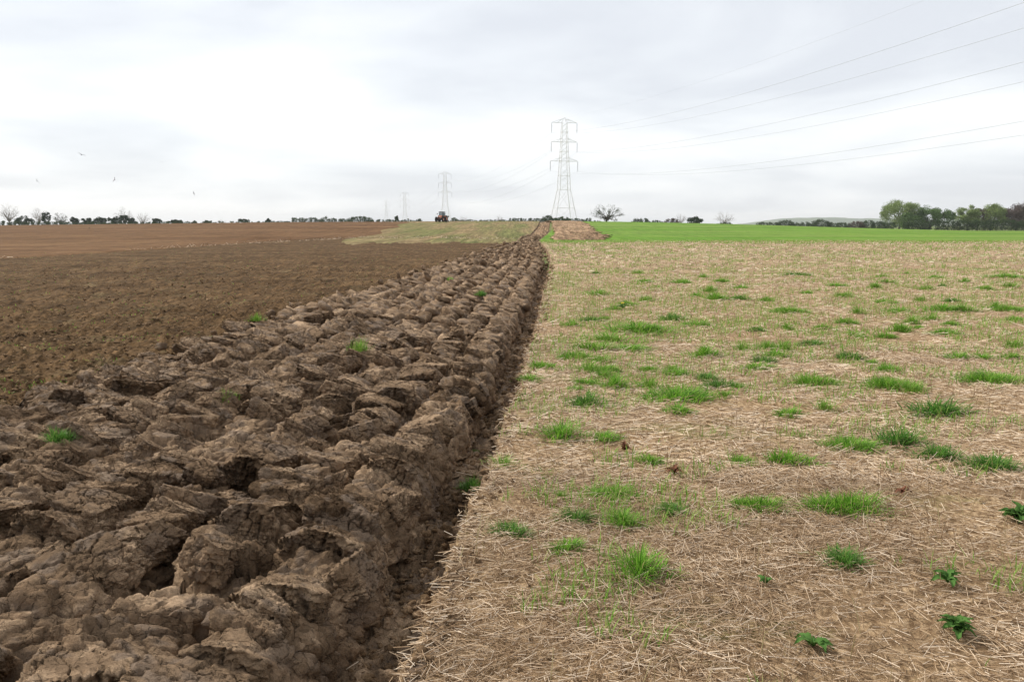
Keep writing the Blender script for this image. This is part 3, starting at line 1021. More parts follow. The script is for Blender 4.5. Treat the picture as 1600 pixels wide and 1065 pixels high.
o = link('soil_crumbs', mesh_np('soil_crumbs', cv.reshape(-1, 3), None, tf, smooth=True), M['crumb'], ploughed)
o['kind'] = 'stuff'

# small lumps left on the harrowed soil
NH = 5200
y = 6.0 * (32.0 / 6.0) ** (g.random(NH) ** 0.8); x = L_of(y) + 0.1 - g.random(NH) ** 1.3 * (0.72 * y + L_of(y))
sz = (0.008 + 0.030 * g.random(NH) ** 2.6) * (1 + 0.02 * y)
T = np.stack([x, y, terr(x, y) + harrow_disp(x, y), g.normal(0, 0.5, NH), g.normal(0, 0.5, NH), g.uniform(0, 6.3, NH), sz * g.uniform(0.9, 1.5, NH), sz, sz * g.uniform(0.6, 1.1, NH)], 1)
V, F = place_many(crumb_shapes, CF, T.tolist())
o = link('tilth_lumps', mesh_np('tilth_lumps', V, None, F), M['crumb'])
o['kind'] = 'stuff'
tag(o, 'small brown lumps scattered over the harrowed soil', 'soil')

# ------------------------------------------------------------------ straw


def straw_mesh(P, D, up, L, Wd, bend, seg, flat=False):
    """three-sided stalks of two lengths each: P start, D unit direction, L length"""
    n = len(P)
    side = np.cross(D, up); side /= np.linalg.norm(side, axis=1)[:, None] + 1e-9
    nrm = np.cross(side, D)
    rings = []
    steps = ((0.0, 1.0), (0.5, 1.0), (1.0, 0.75)) if seg == 2 else ((0.0, 1.0), (1.0, 0.8))
    for t, w in steps:
        c = P + D * (L * t)[:, None] + side * (bend * L * (t * t - t * 0.5))[:, None]
        rr = []
        for k in range(3):
            a = 2 * math.pi * k / 3 - math.pi / 6
            rr.append(c + (side * math.cos(a) + nrm * math.sin(a)) * (Wd * w / 2)[:, None])
        rings.append(np.stack(rr, 1))
    V = np.concatenate(rings, 1).reshape(-1, 3)
    q = []
    for r in range(seg):
        for k in range(3):
            q.append([r * 3 + k, r * 3 + (k + 1) % 3, (r + 1) * 3 + (k + 1) % 3, (r + 1) * 3 + k])
    if flat:
        q = [f_ for f_ in q if f_[0] % 3 != 2]                   # the side lying on the ground is never seen
    Q = (np.array(q)[None] + (np.arange(n) * (3 * seg + 3))[:, None, None]).reshape(-1, 4)
    return V, Q


def rand_ground(n, y0, y1, power, gen):
    """points on the stubble, spread so that the density falls with distance"""
    y = (y0 ** power + gen.random(n) * (y1 ** power - y0 ** power)) ** (1 / power)
    xl, xr = R_of(y) - 0.02, 0.70 * y + 1.0
    return xl + gen.random(n) * (xr - xl), y


def litter(n, y0, y1, power, l0, l1, w, gen):
    x, y = rand_ground(n, y0, y1, power, gen)
    dens = fbm(x * 0.9, y * 0.9, 301, 3) * 1.3 + 0.80
    k = gen.random(n) < np.clip(dens, 0.08, 1)
    x, y = x[k], y[k]; m = len(x)
    flow = 2.2 * fbm(x * 0.5, y * 0.5, 311, 2) + 0.2
    az = flow + gen.normal(0, 1.15, m)
    el = np.clip(gen.normal(0.06, 0.14, m), -0.08, 0.7)
    D = np.stack([np.cos(az) * np.cos(el), np.sin(az) * np.cos(el), np.sin(el)], 1)
    L = (l0 + (l1 - l0) * gen.random(m) ** 1.8)
    z = terr(x, y) + stub_disp(x, y) + 0.004 + 0.022 * gen.random(m) ** 2
    P = np.stack([x, y, z], 1) - D * (L * 0.5 * np.cos(el))[:, None] * np.array([1, 1, 0])
    over = P[:, 0] + np.minimum(0, D[:, 0] * L) < R_of(P[:, 1]) - 0.10
    P[over, 0] += 0.10
    up = np.tile(np.array([[0, 0, 1.0]]), (m, 1))
    return P, D, up, L, w * (0.6 + 0.8 * gen.random(m)) * (1 + np.maximum(0, y - 5) * 0.06), gen.normal(0, 0.16, m)


g = np.random.default_rng(21)
sets = [litter(60000, 1.9, 5.2, 1.2, 0.02, 0.14, 0.0031, g), litter(66000, 5.0, 11, 1.1, 0.025, 0.16, 0.0037, g),
        litter(34000, 10.5, 27, 0.9, 0.05, 0.20, 0.0048, g), litter(13000, 26, 80, 0.9, 0.10, 0.30, 0.008, g)]
# bits caught on the ploughing
m = 130
v = 2.3 * (16 / 2.3) ** g.random(m); u = np.where(g.random(m) < 0.5, g.uniform(0, 0.5, m), g.uniform(0, 4.3, m))
h, lean = soil_height(u, v, 1)
X = R_of(v) - u - lean
az = g.uniform(0, 6.3, m); el = g.normal(0.2, 0.4, m)
sets.append((np.stack([X, v, terr(X, v) + h + 0.004], 1), np.stack([np.cos(az) * np.cos(el), np.sin(az) * np.cos(el), np.sin(el)], 1),
             np.tile(np.array([[0, 0, 1.0]]), (m, 1)), g.uniform(0.02, 0.14, m), np.full(m, 0.0028) * (1 + 0.05 * v), g.normal(0, 0.2, m)))
m = 800
y = 2.1 * (24 / 2.1) ** g.random(m); u = g.normal(0.0, 0.035, m)
az = g.normal(math.pi, 1.0, m); el = g.normal(-0.15, 0.4, m)
X = R_of(y) - u
sets.append((np.stack([X, y, terr(X, y) + 0.01 - np.clip(u, 0, 0.1) * 0.8], 1), np.stack([np.cos(az) * np.cos(el), np.sin(az) * np.cos(el), np.sin(el)], 1),
             np.tile(np.array([[0, 0.2, 1.0]]), (m, 1)), g.uniform(0.02, 0.09, m), np.full(m, 0.0030) * (1 + 0.05 * y), g.normal(0, 0.2, m)))
sv, sq, so = [], [], 0
for i, st in enumerate(sets):
    V, Q = straw_mesh(*st, 1, i > 0)
    sv.append(V); sq.append(Q + so); so += len(V)
m = 2600                                                     # line of trash left where the harrow turned
x = g.uniform(-75, 1.0, m); y = B_of(x) + g.normal(0, 1.6, m)
az = g.uniform(0, 6.3, m); el = np.abs(g.normal(0.3, 0.4, m))
V, Q = straw_mesh(np.stack([x, y, terr(x, y) + 0.02], 1), np.stack([np.cos(az) * np.cos(el), np.sin(az) * np.cos(el), np.sin(el)], 1), np.tile(np.array([[0, 0.1, 1.0]]), (m, 1)),
                  g.uniform(0.1, 0.4, m), g.uniform(0.01, 0.04, m), g.normal(0, 0.1, m), 1)
sv.append(V); sq.append(Q + so); so += len(V)
o = link('straw', mesh_np('straw', np.concatenate(sv), np.concatenate(sq)), M['straw'])
o['kind'] = 'stuff'
tag(o, 'pale broken straw lying all over the stubble field', 'straw')

# short stalks still standing
m = 11000
x, y = rand_ground(m, 2.2, 80, 0.75, g)
clump = fbm(x * 0.8, y * 0.8, 321, 3) > -0.05
x, y = x[clump], y[clump]; m = len(x)
az = g.uniform(0, 6.3, m); el = np.clip(g.normal(1.35, 0.2, m), 0.6, 1.57)
o = link('stubble_stalks', mesh_np('stubble_stalks', *straw_mesh(np.stack([x, y, terr(x, y) - 0.01], 1), np.stack([np.cos(az) * np.cos(el), np.sin(az) * np.cos(el), np.sin(el)], 1),
         np.tile(np.array([[0.3, 1.0, 0.1]]), (m, 1)), g.uniform(0.04, 0.15, m) * np.where(g.random(m) < 0.08, 1.5, 1), 0.0030 * (1 + 0.06 * y), g.normal(0, 0.12, m), 2)), M['stalk'])
o['kind'] = 'stuff'
tag(o, 'thin brown stalks still standing upright in the stubble', 'stubble')

# ------------------------------------------------------------------ grass


def blades(P, az, L, Wd, lean0, curl):
    """flat tapering blades that bow outward; returns vertices, quads, tris"""
    n = len(P)
    out = np.stack([np.cos(az), np.sin(az), np.zeros(n)], 1)
    side = np.stack([-np.sin(az), np.cos(az), np.zeros(n)], 1)
    rows = []
    c = P.copy(); ang = lean0.copy()
    for i, w in enumerate((0.8, 1.0, 0.65)):
        rows += [c - side * (Wd * w / 2)[:, None], c + side * (Wd * w / 2)[:, None]]
        st = L / 3
        c = c + out * (np.sin(ang) * st)[:, None]
        c[:, 2] += np.cos(ang) * st
        ang = ang + curl / 2
    rows.append(c)
    V = np.stack(rows, 1).reshape(-1, 3)
    b = (np.arange(n) * 7)[:, None]
    Q = np.concatenate([b + np.array([[0, 1, 3, 2]]), b + np.array([[2, 3, 5, 4]])], 0)
    T = b + np.array([[4, 5, 6]])
    return V, Q, T


def tuft_mesh(seed, n, lo, hi, spread, width=0.006, subs=0):
    """a unit tuft: base disc of radius 1, blades given in the same unit"""
    gg = np.random.default_rng(seed)
    t = gg.uniform(0, 6.3, n)
    rim = 0.72 + 0.55 * pn(np.cos(t) * 1.6 + seed * 3.1, np.sin(t) * 1.6, seed + 40)
    r = np.abs(gg.normal(0, 0.52, n)) * np.clip(rim, 0.35, 1.2) / 0.72
    if subs:                                                    # several ragged clumps grown together
        ca = gg.uniform(0, 6.3, subs); cr = np.sqrt(gg.random(subs)) * 0.55; cs = gg.uniform(0.14, 0.34, subs)
        k = gg.choice(subs, n, p=cs / cs.sum())
        bx = cr[k] * np.cos(ca[k]) + gg.normal(0, 1, n) * cs[k]; by = cr[k] * np.sin(ca[k]) * 0.8 + gg.normal(0, 1, n) * cs[k]
        r = np.hypot(bx, by); t = np.arctan2(by, bx)
    lump = 0.65 + 0.7 * (pn(r * np.cos(t) * 1.7 + seed, r * np.sin(t) * 1.7, seed) + 0.4)
    P = np.stack([r * np.cos(t), r * np.sin(t), np.full(n, -0.03)], 1)
    az = t + gg.normal(0, 0.9, n)
    L = (lo + (hi - lo) * gg.random(n)) * np.clip(lump, 0.4, 1.3) * np.clip(1.1 - 0.35 * r, 0.5, 1.2)
    lean0 = np.clip(gg.normal(0.15, 0.22, n) + spread * r, 0, 1.35)
    return blades(P, az, L, np.full(n, width) * gg.uniform(0.6, 1.4, n), lean0, gg.uniform(0.2, 1.25, n))


TUFTS = {}
for key, mat, n, lo, hi, sp, w, seeds in (('dense', 'grass', 420, 0.5, 1.2, 0.65, 0.032, (1, 2, 3)), ('low', 'grass', 420, 0.22, 0.75, 0.9, 0.030, (4, 5, 6, 14)),
                                          ('dark', 'grass_dark', 460, 0.25, 0.85, 0.85, 0.030, (7, 8, 15)), ('lime', 'grass_lime', 190, 0.4, 1.1, 0.45, 0.030, (9, 10)),
                                          ('big', 'grass', 1000, 0.22, 0.60, 0.75, 0.018, (12, 13, 16, 17))):
    for s in seeds:
        V, Q, T = tuft_mesh(s, n, lo, hi, sp, w, {'big': 7, 'low': 4, 'dark': 4}.get(key, 0))
        me = mesh_np('grass_tuft', V, Q, T)
        me.materials.append(M[mat])
        TUFTS.setdefault(key, []).append(me)

# px, py (base), width px, kind, label
NEAR_TUFTS = [
    (877, 686, 62, 'dense', 'thick upright green grass tuft nearest the furrow edge, taller than wide neighbours'),
    (945, 687, 54, 'low', 'low green grass tuft just right of the thick upright tuft'),
    (1002, 905, 88, 'dense', 'bright spiky green tuft alone in the foreground straw'),
    (963, 776, 78, 'big', 'spreading grass clump directly above the small spiky one, centre foreground'),
    (974, 822, 56, 'dense', 'small spiky tuft touching the lower edge of a spreading clump'),
    (904, 812, 56, 'dark', 'bluish dark flat grass tuft left of the small spiky tuft'),
    (886, 862, 70, 'low', 'sparse low green tuft left above the bright foreground tuft'),
    (1050, 802, 58, 'dark', 'dark matted tuft right of the small spiky tuft'),
    (798, 836, 62, 'dark', 'flattened dark grass by the furrow edge in the foreground'),
    (786, 728, 46, 'lime', 'yellow-green grass overhanging the furrow edge'),
    (1342, 800, 140, 'big', 'widest ragged grass clump in the right foreground'),
    (1198, 796, 96, 'big', 'broad green clump left of the widest ragged clump'),
    (1332, 706, 92, 'big', 'green clump with dry stalks behind the widest ragged clump'),
    (1412, 694, 88, 'dark', 'dark clump adjoining a green clump with dry stalks'),
    (1476, 718, 84, 'dark', 'low dark green clump between two clumps at right'),
    (1562, 736, 92, 'dark', 'long dark clump near the right edge of the straw'),
    (1236, 724, 84, 'low', 'bright low clump in the middle of the right foreground'),
    (1160, 722, 42, 'low', 'small faint tuft left of the bright low clump'),
    (1326, 884, 80, 'dark', 'sparse dark sprawling tuft in the bare foreground at right'),
    (878, 776, 26, 'lime', 'tiny lime tuft left of the spreading clump'),
    (1016, 722, 46, 'low', 'thin low tuft beside the rust-brown dead weed'),
    (1060, 628, 128, 'big', 'long grass clump crossing the middle of the stubble'),
    (1064, 644, 52, 'low', 'small tuft below the long crossing clump'),
    (960, 606, 48, 'dense', 'rounded tuft above left of the long crossing clump'),
    (916, 634, 66, 'dark', 'flat dark tuft left of the long crossing clump'),
    (846, 574, 48, 'low', 'grass patch at the furrow edge, upper of two'),
    (832, 594, 44, 'low', 'grass patch at the furrow edge, lower of two'),
    (1276, 602, 82, 'big', 'shaggy dark-based clump right of the long crossing clump'),
    (1234, 650, 56, 'low', 'tuft below the shaggy dark-based clump'),
    (1292, 640, 44, 'lime', 'yellowish thin tuft below right of the shaggy clump'),
    (1402, 608, 92, 'big', 'long low clump in the right middle ground'),
    (1566, 600, 110, 'big', 'large clump against the right edge in the middle ground'),
    (1474, 648, 120, 'dark', 'long straggling clump under the large right-edge clump'),
]
MID_TUFTS = [(1190, 577, 62), (1102, 558, 50), (936, 461, 46), (1240, 488, 58), (1090, 509, 46), (1052, 500, 50), (930, 548, 84), (985, 548, 70),
             (1000, 520, 80), (955, 534, 90), (900, 562, 60), (895, 508, 30), (1184, 518, 32), (1232, 514, 26), (1286, 514, 32), (1426, 505, 26), (1458, 500, 40), (1490, 508, 34), (1486, 523, 50),
             (1272, 540, 58), (1164, 548, 40), (1410, 488, 44), (1480, 486, 60), (1512, 486, 56), (1588, 486, 50), (1466, 434, 32), (1250, 430, 40), (1390, 442, 40),
             (1310, 447, 36), (1580, 434, 50), (1584, 448, 40), (1130, 440, 26), (1162, 450, 28), (1156, 468, 38), (1320, 464, 40), (1262, 458, 22), (1370, 450, 24),
             (1344, 490, 36), (1384, 474, 36), (1394, 580, 44), (1106, 594, 40), (1590, 544, 46), (1584, 560, 44), (1120, 468, 34), (1010, 470, 30), (1064, 442, 34),
             (1010, 440, 26), (1130, 606, 60), (1015, 606, 60), (1340, 525, 30), (1200, 545, 30), (1450, 452, 36), (1540, 452, 30), (1500, 560, 40), (1330, 560, 40), (1440, 470, 26), (1200, 470, 26), (1110, 455, 24)]


_gr = random.Random(77)
while len(MID_TUFTS) < 96:
    c_ = (_gr.uniform(880, 1592), 426 + 195 * _gr.random() ** 1.3)
    if all(abs(c_[0] - t[0]) > 20 or abs(c_[1] - t[1]) > 7 for t in MID_TUFTS + [n[:2] for n in NEAR_TUFTS]):
        MID_TUFTS.append((c_[0], c_[1], _gr.uniform(14, 38) * (0.7 + (c_[1] - 426) / 200)))
ORD = 'first second third fourth fifth sixth seventh eighth ninth tenth eleventh twelfth thirteenth fourteenth fifteenth sixteenth seventeenth eighteenth nineteenth twentieth'.split() + ['%d%s' % (k, 'th' if k % 10 > 3 or k % 10 == 0 else ('st', 'nd', 'rd')[k % 10 - 1]) for k in range(21, 60)]
ROWS = [(443, 'farthest row on the stubble'), (460, 'second farthest row on the stubble'), (482, 'third farthest row on the stubble'),
        (503, 'fourth farthest row on the stubble'), (526, 'fifth farthest row on the stubble'), (556, 'row behind the middle of the stubble'),
        (620, 'small row across the middle stubble')]


def put_tuft(px, py, wpx, kind, label, group, seed):
    gg = random.Random(seed)
    X, Y = ground_at(px, py)
    rad = wpx * Y / FPX / 2 * (1.3 if Y < 11 else 1.35)
    flat = gg.uniform(0.55, 0.85)
    me = gg.choice(TUFTS[kind])
    hz = min(rad * 0.8, 0.17) * gg.uniform(0.85, 1.15)
    if kind == 'big':
        hz = min(rad * 0.85, 0.26)
    if Y > 11:
        hz = max(hz, 0.13)
    o = link('grass_tuft', me, None, None, (X, Y + rad * flat * 0.5, float(terr(X, Y)) - 0.005), (0, 0, gg.choice((0, math.pi)) + gg.uniform(-0.25, 0.25)),
             (rad, rad * flat if rad > 0.2 else rad, hz))
    return tag(o, label, 'grass', group)


for i, (px, py, w, kind, lab) in enumerate(NEAR_TUFTS):
    put_tuft(px, py, w, kind, lab, 'grass tufts in the stubble', 50 + i)
for i, (px, py, w) in enumerate(MID_TUFTS):
    kind = ('low', 'dense', 'lime', 'big', 'low', 'dark', 'lime')[i % 7]
    row = [k for k in range(len(ROWS)) if py < ROWS[k][0]][0]
    mates = sorted(p[0] for p in MID_TUFTS if (ROWS[row - 1][0] if row else 0) <= p[1] < ROWS[row][0])
    lab = 'grass tuft, %s from left in the %s' % (ORD[mates.index(px)], ROWS[row][1])
    put_tuft(px, py, w, kind, lab, 'grass tufts far back in the stubble' if py < 520 else 'grass tufts in the middle of the stubble', 150 + i)

for i, (px, py, w, kind, lab) in enumerate([
        (356, 645, 30, 'lime', 'bright little grass tuft in the middle of the ploughed furrows'),
        (402, 512, 22, 'lime', 'yellow-green grass sprig on the left rim of the ploughing'),
        (562, 562, 34, 'lime', 'green grass sprig among clods in the upper furrows'),
        (166, 585, 24, 'low', 'green grass sprig on the rim between harrowed and ploughed soil'),
        (92, 712, 46, 'dark', 'dark grass hanging in a hollow at the left of the ploughing'),
        (752, 470, 22, 'dark', 'dark grass sprig far up the ploughed strip'),
        (705, 445, 16, 'low', 'tiny grass sprig highest up the ploughed strip'),
        (738, 712, 40, 'dark', 'small green weed clump on the open furrow floor')]):
    X, Y = ground_at(px, py)
    rad = w * Y / FPX / 2
    uu = float(R_of(Y)) - X
    x2, y2, z2 = soil_at(max(uu, 0.05), Y)
    o = link('grass_tuft', TUFTS[kind][i % len(TUFTS[kind])], None, None, (X, Y, float(terr(X, Y)) + (-0.23 if uu < 0.4 else (0.03 if i == 3 else 0.115))), (0, 0, i * 1.3), (rad * 1.3, rad * 1.3, max(rad, 0.06) * 1.5))
    tag(o, lab, 'grass', 'grass sprigs on the ploughing')

# loose young blades between the tufts
m = 170000
x, y = rand_ground(m, 2.4, 80, 0.62, g)
d = fbm(x * 0.75, y * 1.0, 331, 4, 0.65) + 0.35 * fbm(x * 0.11, y * 0.16, 337, 2)
for bx_, by_, br_, ba_ in ((1.6, 11.0, 1.6, 0.35), (2.6, 12.5, 1.5, 0.3), (0.7, 9.0, 0.9, 0.3), (1.9, 7.9, 0.9, 0.25), (5.0, 5.3, 0.8, 0.22), (8.5, 9.0, 2.0, 0.2), (3.5, 16.0, 3.0, 0.2)):
    d = d + ba_ * np.exp(-((x - bx_) ** 2 + (y - by_) ** 2) / br_ ** 2)
d = d + 0.55 * sstep(66, 77, y)
sel = d > (0.05 - 0.12 * sstep(6, 16, y) * (1 - 1.3 * sstep(18, 36, y)) + 0.26 * (1 - sstep(4.0, 8, y)) + 0.10 * sstep(24, 44, y))
x, y = x[sel], y[sel]; m = len(x)
L = g.uniform(0.03, 0.13, m) * (1 + 0.012 * y)
sel2 = y < 24
nb = y < 14
base = np.stack([x, y, terr(x, y) + stub_disp(x, y) - 0.004], 1); wd = 0.0034 * (1 + 0.10 * y); az = g.uniform(0, 6.3, m); ln = g.uniform(0.0, 0.7, m)
o_v, o_q, o_t = blades(base[nb], az[nb], L[nb], wd[nb], ln[nb], g.uniform(0.1, 0.9, int(nb.sum())))
fb = ~nb                                                      # far blades: one leaf-shaped face each
sd = np.stack([-np.sin(az[fb]), np.cos(az[fb]), np.zeros(fb.sum())], 1) * (wd[fb] * 0.5)[:, None]
tip = base[fb] + np.stack([np.cos(az[fb]) * np.sin(ln[fb]), np.sin(az[fb]) * np.sin(ln[fb]), np.cos(ln[fb])], 1) * L[fb][:, None]
f_v = np.stack([base[fb] - sd, base[fb] + sd, tip], 1).reshape(-1, 3)
o = link('grass_blades', mesh_np('grass_blades', np.concatenate([o_v, f_v]), o_q, np.concatenate([o_t, np.arange(len(f_v)).reshape(-1, 3) + len(o_v)])), M['grass_lime'])
o['kind'] = 'stuff'
tag(o, 'scattered short green blades sprouting through the straw', 'grass')
# weedlings on the harrowed soil
m = 9000
y = 6.5 * (70 / 6.5) ** g.random(m); x = L_of(y) - g.random(m) * (0.72 * y + L_of(y))
sel = fbm(x * 0.8, y * 0.8, 341, 3) > 0.17
x, y = x[sel], y[sel]; m = len(x)
o_v, o_q, o_t = blades(np.stack([x, y, terr(x, y) + harrow_disp(x, y) - 0.01], 1), g.uniform(0, 6.3, m), g.uniform(0.02, 0.06, m), 0.005 * (1 + 0.05 * y), g.uniform(0.2, 1.2, m), g.uniform(0.1, 0.9, m))
o = link('weed_seedlings', mesh_np('weed_seedlings', o_v, o_q, o_t), M['grass'])
o['kind'] = 'stuff'
tag(o, 'tiny green seedlings dotted over the harrowed soil', 'weeds')


# broad-leaved weeds: every leaf is a piece of the plant
def leaf_mesh(seed, L, Wd, curl, ruffle):
    gg = np.random.default_rng(seed)
    rows, cols = 9, 5
    V = []
    for i in range(rows):
        t = i / (rows - 1)
        w = Wd * (math.sin(math.pi * min(1, t * 0.93 + 0.07)) ** 0.75) * (1 + 0.18 * math.sin(t * 22 + seed))
        for j in range(cols):
            s = (j / (cols - 1) - 0.5) * 2
            z = curl * L * math.sin(t * math.pi * 0.85) - 0.25 * L * t * t + abs(s) * Wd * 0.22 + ruffle * Wd * math.sin(t * 17 + j * 2.1) * abs(s)
            V.append((L * t, s * w / 2, z))
    return mesh_np('leaf', V, grid_quads(rows, cols), smooth=True)


def rosette(px, py, wpx, n, label, mat='leaf', up=0.35, seed=1, cat='weed'):
    X, Y = ground_at(px, py)
    R = wpx * Y / FPX / 2 * 1.02
    e = link('weed_plant', None, None, None, (X, Y, float(terr(X, Y)) + 0.005))
    gg = random.Random(seed)
    lm = [leaf_mesh(seed * 10 + k, R, R * 0.50, 0.30, 0.14) for k in range(2)]
    for k in range(n):
        o = link('leaf', lm[k % 2], M[mat], e, (0, 0, 0.004 * (k % 3)), (gg.uniform(-0.3, 0.3), -gg.uniform(0.0, up * 2), k * 2.4 + gg.uniform(-0.3, 0.3)),
                 (gg.uniform(0.65, 1.1),) * 3)
    return tag(e, label, cat, 'broad-leaved weeds')


rosette(1497, 992, 66, 26, 'leafy dark green rosette near the lower right corner', up=0.6, seed=2)
rosette(1270, 1012, 70, 7, 'flat weed with two wide leaves low in the right foreground', up=0.15, seed=3)
rosette(1590, 816, 60, 24, 'leafy weed cut by the right edge of the picture', up=0.6, seed=4)
rosette(1480, 912, 52, 12, 'small leafy weed above the dark green rosette', up=0.4, seed=5)
rosette(1196, 914, 36, 7, 'small leafy sprig in bare straw left of the sprawling tuft', up=0.4, seed=6)
rosette(976, 704, 26, 16, 'dead rust-brown dock head right of the low tuft', 'rust', 1.1, 7)
rosette(1054, 742, 32, 12, 'reddish withered weed in the straw, centre right', 'rust', 0.5, 8)
rosette(1410, 772, 28, 9, 'brown withered lump beside the widest ragged clump', 'rust', 0.4, 9)
w = rosette(973, 482, 22, 10, 'dandelion with a yellow flower in the middle distance', up=0.5, seed=10, cat='dandelion')
link('flower', MB().tube([(0, 0, 0.0), (0, 0, 0.10)], 0.004, 4).disc((0, 0, 0.105), (0, 0, 1), 0.03, 0.018, 12).mesh('flower'), M['yellow'], w)

# ------------------------------------------------------------------ trees and hedges


def leaf_cloud(C, Rr, n, size, gen, squash=0.8):
    """n leaf faces scattered through clumps with centres C and radii Rr"""
    k = gen.integers(0, len(C), n)
    d = gen.normal(size=(n, 3)); d /= np.linalg.norm(d, axis=1)[:, None]
    rr = Rr[k] * gen.random(n) ** 0.45
    P = C[k] + d * rr[:, None] * np.array([1, 1, squash])
    a = gen.normal(size=(n, 3)); a /= np.linalg.norm(a, axis=1)[:, None]
    b = np.cross(a, gen.normal(size=(n, 3))); b /= np.linalg.norm(b, axis=1)[:, None] + 1e-9
    s = (size * gen.uniform(0.6, 1.4, n))[:, None]
    V = np.stack([P - a * s, P + b * s * 0.6, P + a * s, P - b * s * 0.6], 1).reshape(-1, 3)
    Q = np.arange(n * 4).reshape(n, 4)
    return V, Q


def branch_tree(H, Wd, seed, levels=5, trunk_h=0.3, r0=None, spread=0.75, droop=0.0, forks=(2, 3), flat=1.0, lift=0.0):
    """recursive limbs inside a crown of height H and width Wd; returns an MB and the tip points"""
    gg = random.Random(seed)
    mb, tips = MB(), []
    r0 = r0 or H * 0.035

    def grow(p, d, L, r, lv):
        q = p + d * L * 0.5 + Vector((gg.uniform(-1, 1), gg.uniform(-1, 1), gg.uniform(-1, 1))) * L * 0.10
        e = p + d * L + Vector((gg.uniform(-1, 1), gg.uniform(-1, 1), gg.uniform(-1, 1))) * L * 0.10
        r1 = r * 0.66
        mb.tube([p, q, e], [r, (r + r1) / 2, r1], 5 if lv > levels - 2 else 3, False)
        if lv == 0:
            tips.append(e)
            return
        n = gg.randint(*forks)
        ph = gg.uniform(0, 6.3)
        for i in range(n):
            t = ph + i * 6.283 / n + gg.uniform(-0.5, 0.5)
            sp = spread * gg.uniform(0.6, 1.25)
            side = Vector((math.cos(t), math.sin(t), 0)) - d * d.dot(Vector((math.cos(t), math.sin(t), 0)))
            if side.length < 0.1:
                side = Vector((0.6, 0.4, 0.3))
            nd_ = (d * math.cos(sp) + side.normalized() * math.sin(sp) + Vector((0, 0, 0.14 - droop + lift))).normalized()
            nd_.z *= flat; nd_.normalize()
            grow(e, nd_, L * gg.uniform(0.66, 0.86), r1 * (0.95 if i == 0 else 0.75), lv - 1)
            if lv <= 2:
                tips.append(e)
    grow(Vector((0, 0, -0.3)), Vector((gg.uniform(-0.08, 0.08), gg.uniform(-0.08, 0.08), 1)).normalized(), H * trunk_h + 0.3, r0, levels)
    V = np.array(mb.v)
    T = np.array([t[:] for t in tips])
    zmax = V[:, 2].max(); xm = max(np.percentile(np.abs(V[:, 0]), 99), 0.01); ym = max(np.percentile(np.abs(V[:, 1]), 99), 0.01)
    sc = np.array([Wd / 2 / xm, Wd / 2 / ym, H / zmax])
    lo = np.clip(V[:, 2] / (H * 0.3), 0, 1)[:, None]
    V = V * np.where(np.array([1, 1, 0])[None] > 0, 1 + (sc - 1) * lo, sc)
    mb.v = [tuple(x) for x in V]
    return mb, T * sc


def dome_tree(H, Wd, seed, n_limb, fork, r0, dome=0.40, crook=0.05):
    """limbs curve up and out from a short trunk to a rounded crown; every limb carries twigs"""
    gg = random.Random(seed)
    mb, tw, tips = MB(), MB(), []
    c = Vector((0, 0, H * (1 - dome)))
    top = Vector((gg.uniform(-1, 1) * 0.03 * Wd, 0, H * fork))
    mb.tube([(0, 0, -0.4), (top.x * 0.4, 0, H * fork * 0.5), top, top + Vector((0.02 * Wd, 0, H * 0.18))], [r0 * 1.25, r0, r0 * 0.85, r0 * 0.4], 6)

    def arc(a, b, lift, ra, rb, n, m):
        ctl = a.lerp(b, 0.45) + Vector((0, 0, lift))
        L = (b - a).length
        pts = []
        for i in range(n + 1):
            t = i / n
            p = a * (1 - t) ** 2 + ctl * 2 * t * (1 - t) + b * t * t
            if 0 < i < n:
                p = p + Vector((gg.gauss(0, 1), gg.gauss(0, 1), gg.gauss(0, 1))) * L * crook
            pts.append(p)
        m.tube(pts, [ra + (rb - ra) * (i / n) ** 0.7 for i in range(n + 1)], 4, False)
        return pts
    for i in range(n_limb):
        zf = 0.02 + 0.93 * (i + 0.5) / n_limb if i % 3 else -0.35 + 0.5 * gg.random()
        az = i * 2.39996 + gg.uniform(-0.4, 0.4)
        rr = math.sqrt(max(0, 1 - zf * zf)) * gg.uniform(0.75, 1.0)
        tgt = c + Vector((math.cos(az) * rr * Wd / 2, math.sin(az) * rr * Wd / 2, zf * H * dome * gg.uniform(0.85, 1.0)))
        st = Vector((0, 0, 1)) * (H * fork * gg.uniform(0.55, 1.15)) + Vector((top.x, 0, 0)) * 0.8
        pts = arc(st, tgt, -0.06 * H if zf > 0.3 else 0.02 * H, r0 * gg.uniform(0.38, 0.6), r0 * 0.07, 6, mb)
        for k in range(7):
            j = gg.randint(2, 5)
            a = pts[j].lerp(pts[j + 1], gg.random())
            d = (a - Vector((0, 0, H * 0.35))).normalized() + Vector((gg.gauss(0, 0.6), gg.gauss(0, 0.6), gg.gauss(0.15, 0.5)))
            b = a + d.normalized() * H * gg.uniform(0.07, 0.15)
            q = arc(a, b, 0.02 * H, r0 * 0.11, r0 * 0.035, 3, tw)
            tips.append(b); tips.append(q[2])
            for _ in range(3):
                e = q[gg.randint(1, 3)]
                d2 = (d.normalized() + Vector((gg.gauss(0, 0.8), gg.gauss(0, 0.8), gg.gauss(0.2, 0.6)))).normalized()
                tw.tube([e, e + d2 * H * gg.uniform(0.05, 0.11)], [r0 * 0.06, r0 * 0.025], 3, False)
                tips.append(e + d2 * H * 0.06)
    return mb, tw, np.array([t[:] for t in tips])


FAR = 352.0


def place(px, Y):
    X = (px - 800) / FPX * Y * 0.99
    return X, Y, float(terr(X, Y))


def top_h(px, pytop, Y, z0):
    return at_depth(px, pytop, Y)[2] - z0


